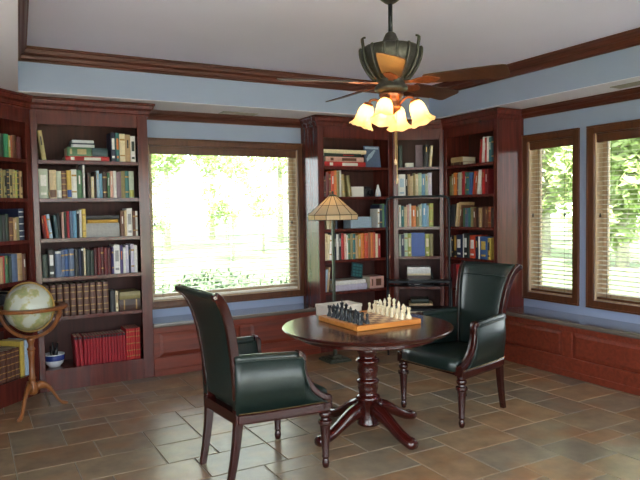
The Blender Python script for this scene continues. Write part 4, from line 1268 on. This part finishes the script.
# ------------------------------------------------------------------ ceiling vents
def vent(label, x, y, lx, ly, along):
    v = thing('ceiling_vent', label, 'vent', (x, y, ZS), 0, 'supply vents in the soffit')
    b = MB(); t = .016
    b.box(-lx, lx, -ly, -ly + t, -.006, -.0005); b.box(-lx, lx, ly - t, ly, -.006, -.0005); b.box(-lx, -lx + t, -ly + t, ly - t, -.006, -.0005); b.box(lx - t, lx, -ly + t, ly - t, -.006, -.0005)
    b.build('frame', M['vent'], v)
    b = MB(); b.box(-lx + t, lx - t, -ly + t, ly - t, -.002, -.0005); b.build('backing', M['ventdark'], v)
    b = MB(); n = 5
    for i in range(n):
        if along == 'x':
            y_ = -ly + t + (i + .5) * (2 * ly - 2 * t) / n; b.box(-lx + t, lx - t, y_ - .006, y_ + .006, -.0055, -.002)
        else:
            x_ = -lx + t + (i + .5) * (2 * lx - 2 * t) / n; b.box(x_ - .006, x_ + .006, -ly + t, ly - t, -.0055, -.002)
    b.build('louvres', M['vent'], v)
vent('white slotted vent in the soffit above the wide window', 2.49, 6.13, .19, .075, 'x')
vent('white slotted vent in the soffit above the pair of narrow windows', 4.9, 3.36, .07, .18, 'y')

# ------------------------------------------------------------------ outside
b = MB(); b.box(-60, 90, YF - 60, 100, -.5, -.3)
tag(b.build('lawn', M['lawn'], None), 'sunlit lawn outside the windows', None, None, 'structure')
b = MB(); b.box(-7, 9, YF - 7, YF - T - .01, -.3, -.1)  # unseen slab, added to bounce sunlight up onto the ceiling
tag(b.build('bounce_slab', M['bounce'], None), None, None, None, 'structure')
def leaf_blob(b, c, r, n, rng, sz):
    for _ in range(n):
        while True:
            p = Vector((rng.uniform(-1, 1), rng.uniform(-1, 1), rng.uniform(-1, 1)))
            if .3 < p.length < 1: break
        p = Vector(c) + Vector((p.x * r[0], p.y * r[1], p.z * r[2]))
        u = Vector((rng.uniform(-1, 1), rng.uniform(-1, 1), rng.uniform(-1, 1))).normalized(); w = u.orthogonal().normalized()
        s = sz * rng.uniform(.6, 1.3)
        b.add([tuple(p - u * s), tuple(p + w * s * .5), tuple(p + u * s), tuple(p - w * s * .5)], [(0, 1, 2, 3)])
def tree(x, y, h, tr, cr, label, seed, low=.35):
    rng = random.Random(seed)
    t = thing('tree', label, 'tree', (x, y, -.3), 0, 'trees on the lawn outside')
    b = MB(); b.tube([(0, 0, 0), (.05, .03, h * .3), (-.04, .05, h * .6), (0, 0, h * .9)], [tr, tr * .8, tr * .6, tr * .25], 9); b.build('trunk', M['bark'], t, smooth=True)
    b = MB()
    for k in range(22):
        a = rng.uniform(0, 2 * PI); rr = rng.uniform(.1, 1) * cr; zz = rng.uniform(low, 1) * h
        leaf_blob(b, (rr * math.cos(a), rr * math.sin(a), zz), (cr * .5, cr * .5, h * .1), 220, rng, .2)
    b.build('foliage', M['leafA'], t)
for i, a in enumerate([(8.4, 30, 11, .17, 2.0, 'slim trunked tree on the lawn beyond the wide window, beside the wide bookcase edge'), (14.2, 40, 13, .2, 2.3, 'tree far out on the lawn beyond the middle of the wide window'),
                       (15.6, 32.5, 12, .2, 2.0, 'tree seen beside the lamp edge of the wide window'), (5.6, 44, 13, .2, 2.4, 'distant tree behind the slim one beyond the wide window'),
                       (19, 16.6, 9, .2, 1.45, 'leafy tree beyond the narrow window beside the corner', .15), (25, 22.8, 12, .25, 2.0, 'big leafy tree behind the others beyond the narrow windows', .1),
                       (17, 12.0, 8, .2, 1.5, 'leafy tree beyond the window farther from the corner', .15), (31.4, 21.7, 13, .22, 2.1, 'tall tree far across the lawn beyond the narrow windows', .1)]):
    tree(*a[:6], seed=20 + i, low=a[6] if len(a) > 6 else .4)
for i, (x, y, h_, cr_, lab) in enumerate([(8.6, 22, 4.6, 1.25, 'low pale sapling on the lawn behind the shrub in the middle of the wide window'), (11.4, 25.5, 5.2, 1.4, 'low pale sapling on the lawn toward the lamp side of the wide window'), (5.6, 23, 4.4, .8, 'low pale sapling on the lawn beside the wide bookcase edge of the window')]):
    rng = random.Random(60 + i); t = thing('sapling', lab, 'tree', (x, y, -.3), 0, 'trees on the lawn outside')
    b = MB(); b.tube([(0, 0, 0), (.03, .02, h_ * .4), (0, 0, h_ * .8)], [.06, .045, .02], 7); b.build('trunk', M['bark'], t, smooth=True)
    b = MB()
    for k in range(16):
        a = rng.uniform(0, 2 * PI); rr = rng.uniform(0, 1) * cr_; leaf_blob(b, (rr * math.cos(a), rr * math.sin(a), rng.uniform(.32, .95) * h_), (cr_ * .4, cr_ * .4, h_ * .08), 60, rng, .13)
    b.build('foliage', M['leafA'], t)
for i, (x, y, r, lab) in enumerate([(3.7, 10.2, 1.2, 'low spreading green shrub outside the wide window, in its middle'), (6.3, 10.8, 1.3, 'low green shrub outside the wide window, on the lamp side'), (1.9, 11.5, .7, 'low pale shrub outside the wide window, by the wide bookcase')]):
    rng = random.Random(90 + i); b = MB(); leaf_blob(b, (0, 0, r * .3), (r, r * .6, r * .42), 1500, rng, .07)
    b.tube([(0, 0, 0), (0, 0, r * .3)], .04, 6)
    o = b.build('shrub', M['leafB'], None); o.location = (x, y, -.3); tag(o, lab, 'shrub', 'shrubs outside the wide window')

# ------------------------------------------------------------------ light
w = bpy.data.worlds.new('World'); SC.world = w; w.use_nodes = True
bg = w.node_tree.nodes['Background']; bg.inputs['Color'].default_value = (.90, .96, 1.0, 1); bg.inputs['Strength'].default_value = 5.0
sun = bpy.data.lights.new('Sun', 'SUN'); sun.energy = 28; sun.angle = R(3); sun.color = (1, .95, .86)
so = bpy.data.objects.new('Sun', sun); COL.objects.link(so); so.rotation_euler = (R(24), R(-20), 0)
def portal(loc, rot, sx, sy):
    l = bpy.data.lights.new('Portal', 'AREA'); l.shape = 'RECTANGLE'; l.size = sx; l.size_y = sy; l.cycles.is_portal = True
    o = bpy.data.objects.new('Portal', l); COL.objects.link(o); o.location = loc; o.rotation_euler = rot
zc = (WB[2] + WB[3]) / 2; zh = WB[3] - WB[2]
portal(((WB[0] + WB[1]) / 2, YW + T + .02, zc), (R(-90), 0, 0), WB[1] - WB[0], zh)
for w_ in (W2, W3): portal((XW + T + .02, (w_[0] + w_[1]) / 2, zc), (R(90), 0, R(90)), w_[1] - w_[0], zh)
for (xa, xb, za, zb) in HF: portal(((xa + xb) / 2, YF - T - .02, (za + zb) / 2), (R(90), 0, 0), xb - xa, zb - za)
for (ya, yb, za, zb) in HL: portal((XL - T - .02, (ya + yb) / 2, (za + zb) / 2), (R(90), 0, R(-90)), yb - ya, zb - za)

# ------------------------------------------------------------------ camera
f_px = 633.18
yaw, pit, rol = R(29.2003), R(-2.7452), R(-0.9463)
fw = Vector((math.sin(yaw) * math.cos(pit), math.cos(yaw) * math.cos(pit), math.sin(pit)))
rt = Vector((math.cos(yaw), -math.sin(yaw), 0)); up = rt.cross(fw)
rt2 = rt * math.cos(rol) + up * math.sin(rol); up2 = rt2.cross(fw)
cam = bpy.data.cameras.new('Camera'); cam.sensor_width = 36; cam.lens = f_px * 36 / 640; cam.clip_start = .05; cam.clip_end = 300
co = bpy.data.objects.new('Camera', cam); COL.objects.link(co)
mw = Matrix((( rt2.x, up2.x, -fw.x, 0), (rt2.y, up2.y, -fw.y, 0), (rt2.z, up2.z, -fw.z, 1.55), (0, 0, 0, 1)))
co.matrix_world = mw
SC.camera = co
SC.view_settings.view_transform = 'Standard'; SC.view_settings.look = 'None'
SC.view_settings.exposure = 0.78; SC.view_settings.gamma = 1.0; SC.view_settings.use_curve_mapping = False
SC.cycles.max_bounces = 14; SC.cycles.diffuse_bounces = 8; SC.cycles.transparent_max_bounces = 16
SC.cycles.sample_clamp_indirect = 6.0; SC.cycles.caustics_reflective = False; SC.cycles.caustics_refractive = False
SC.cycles.use_denoising = True
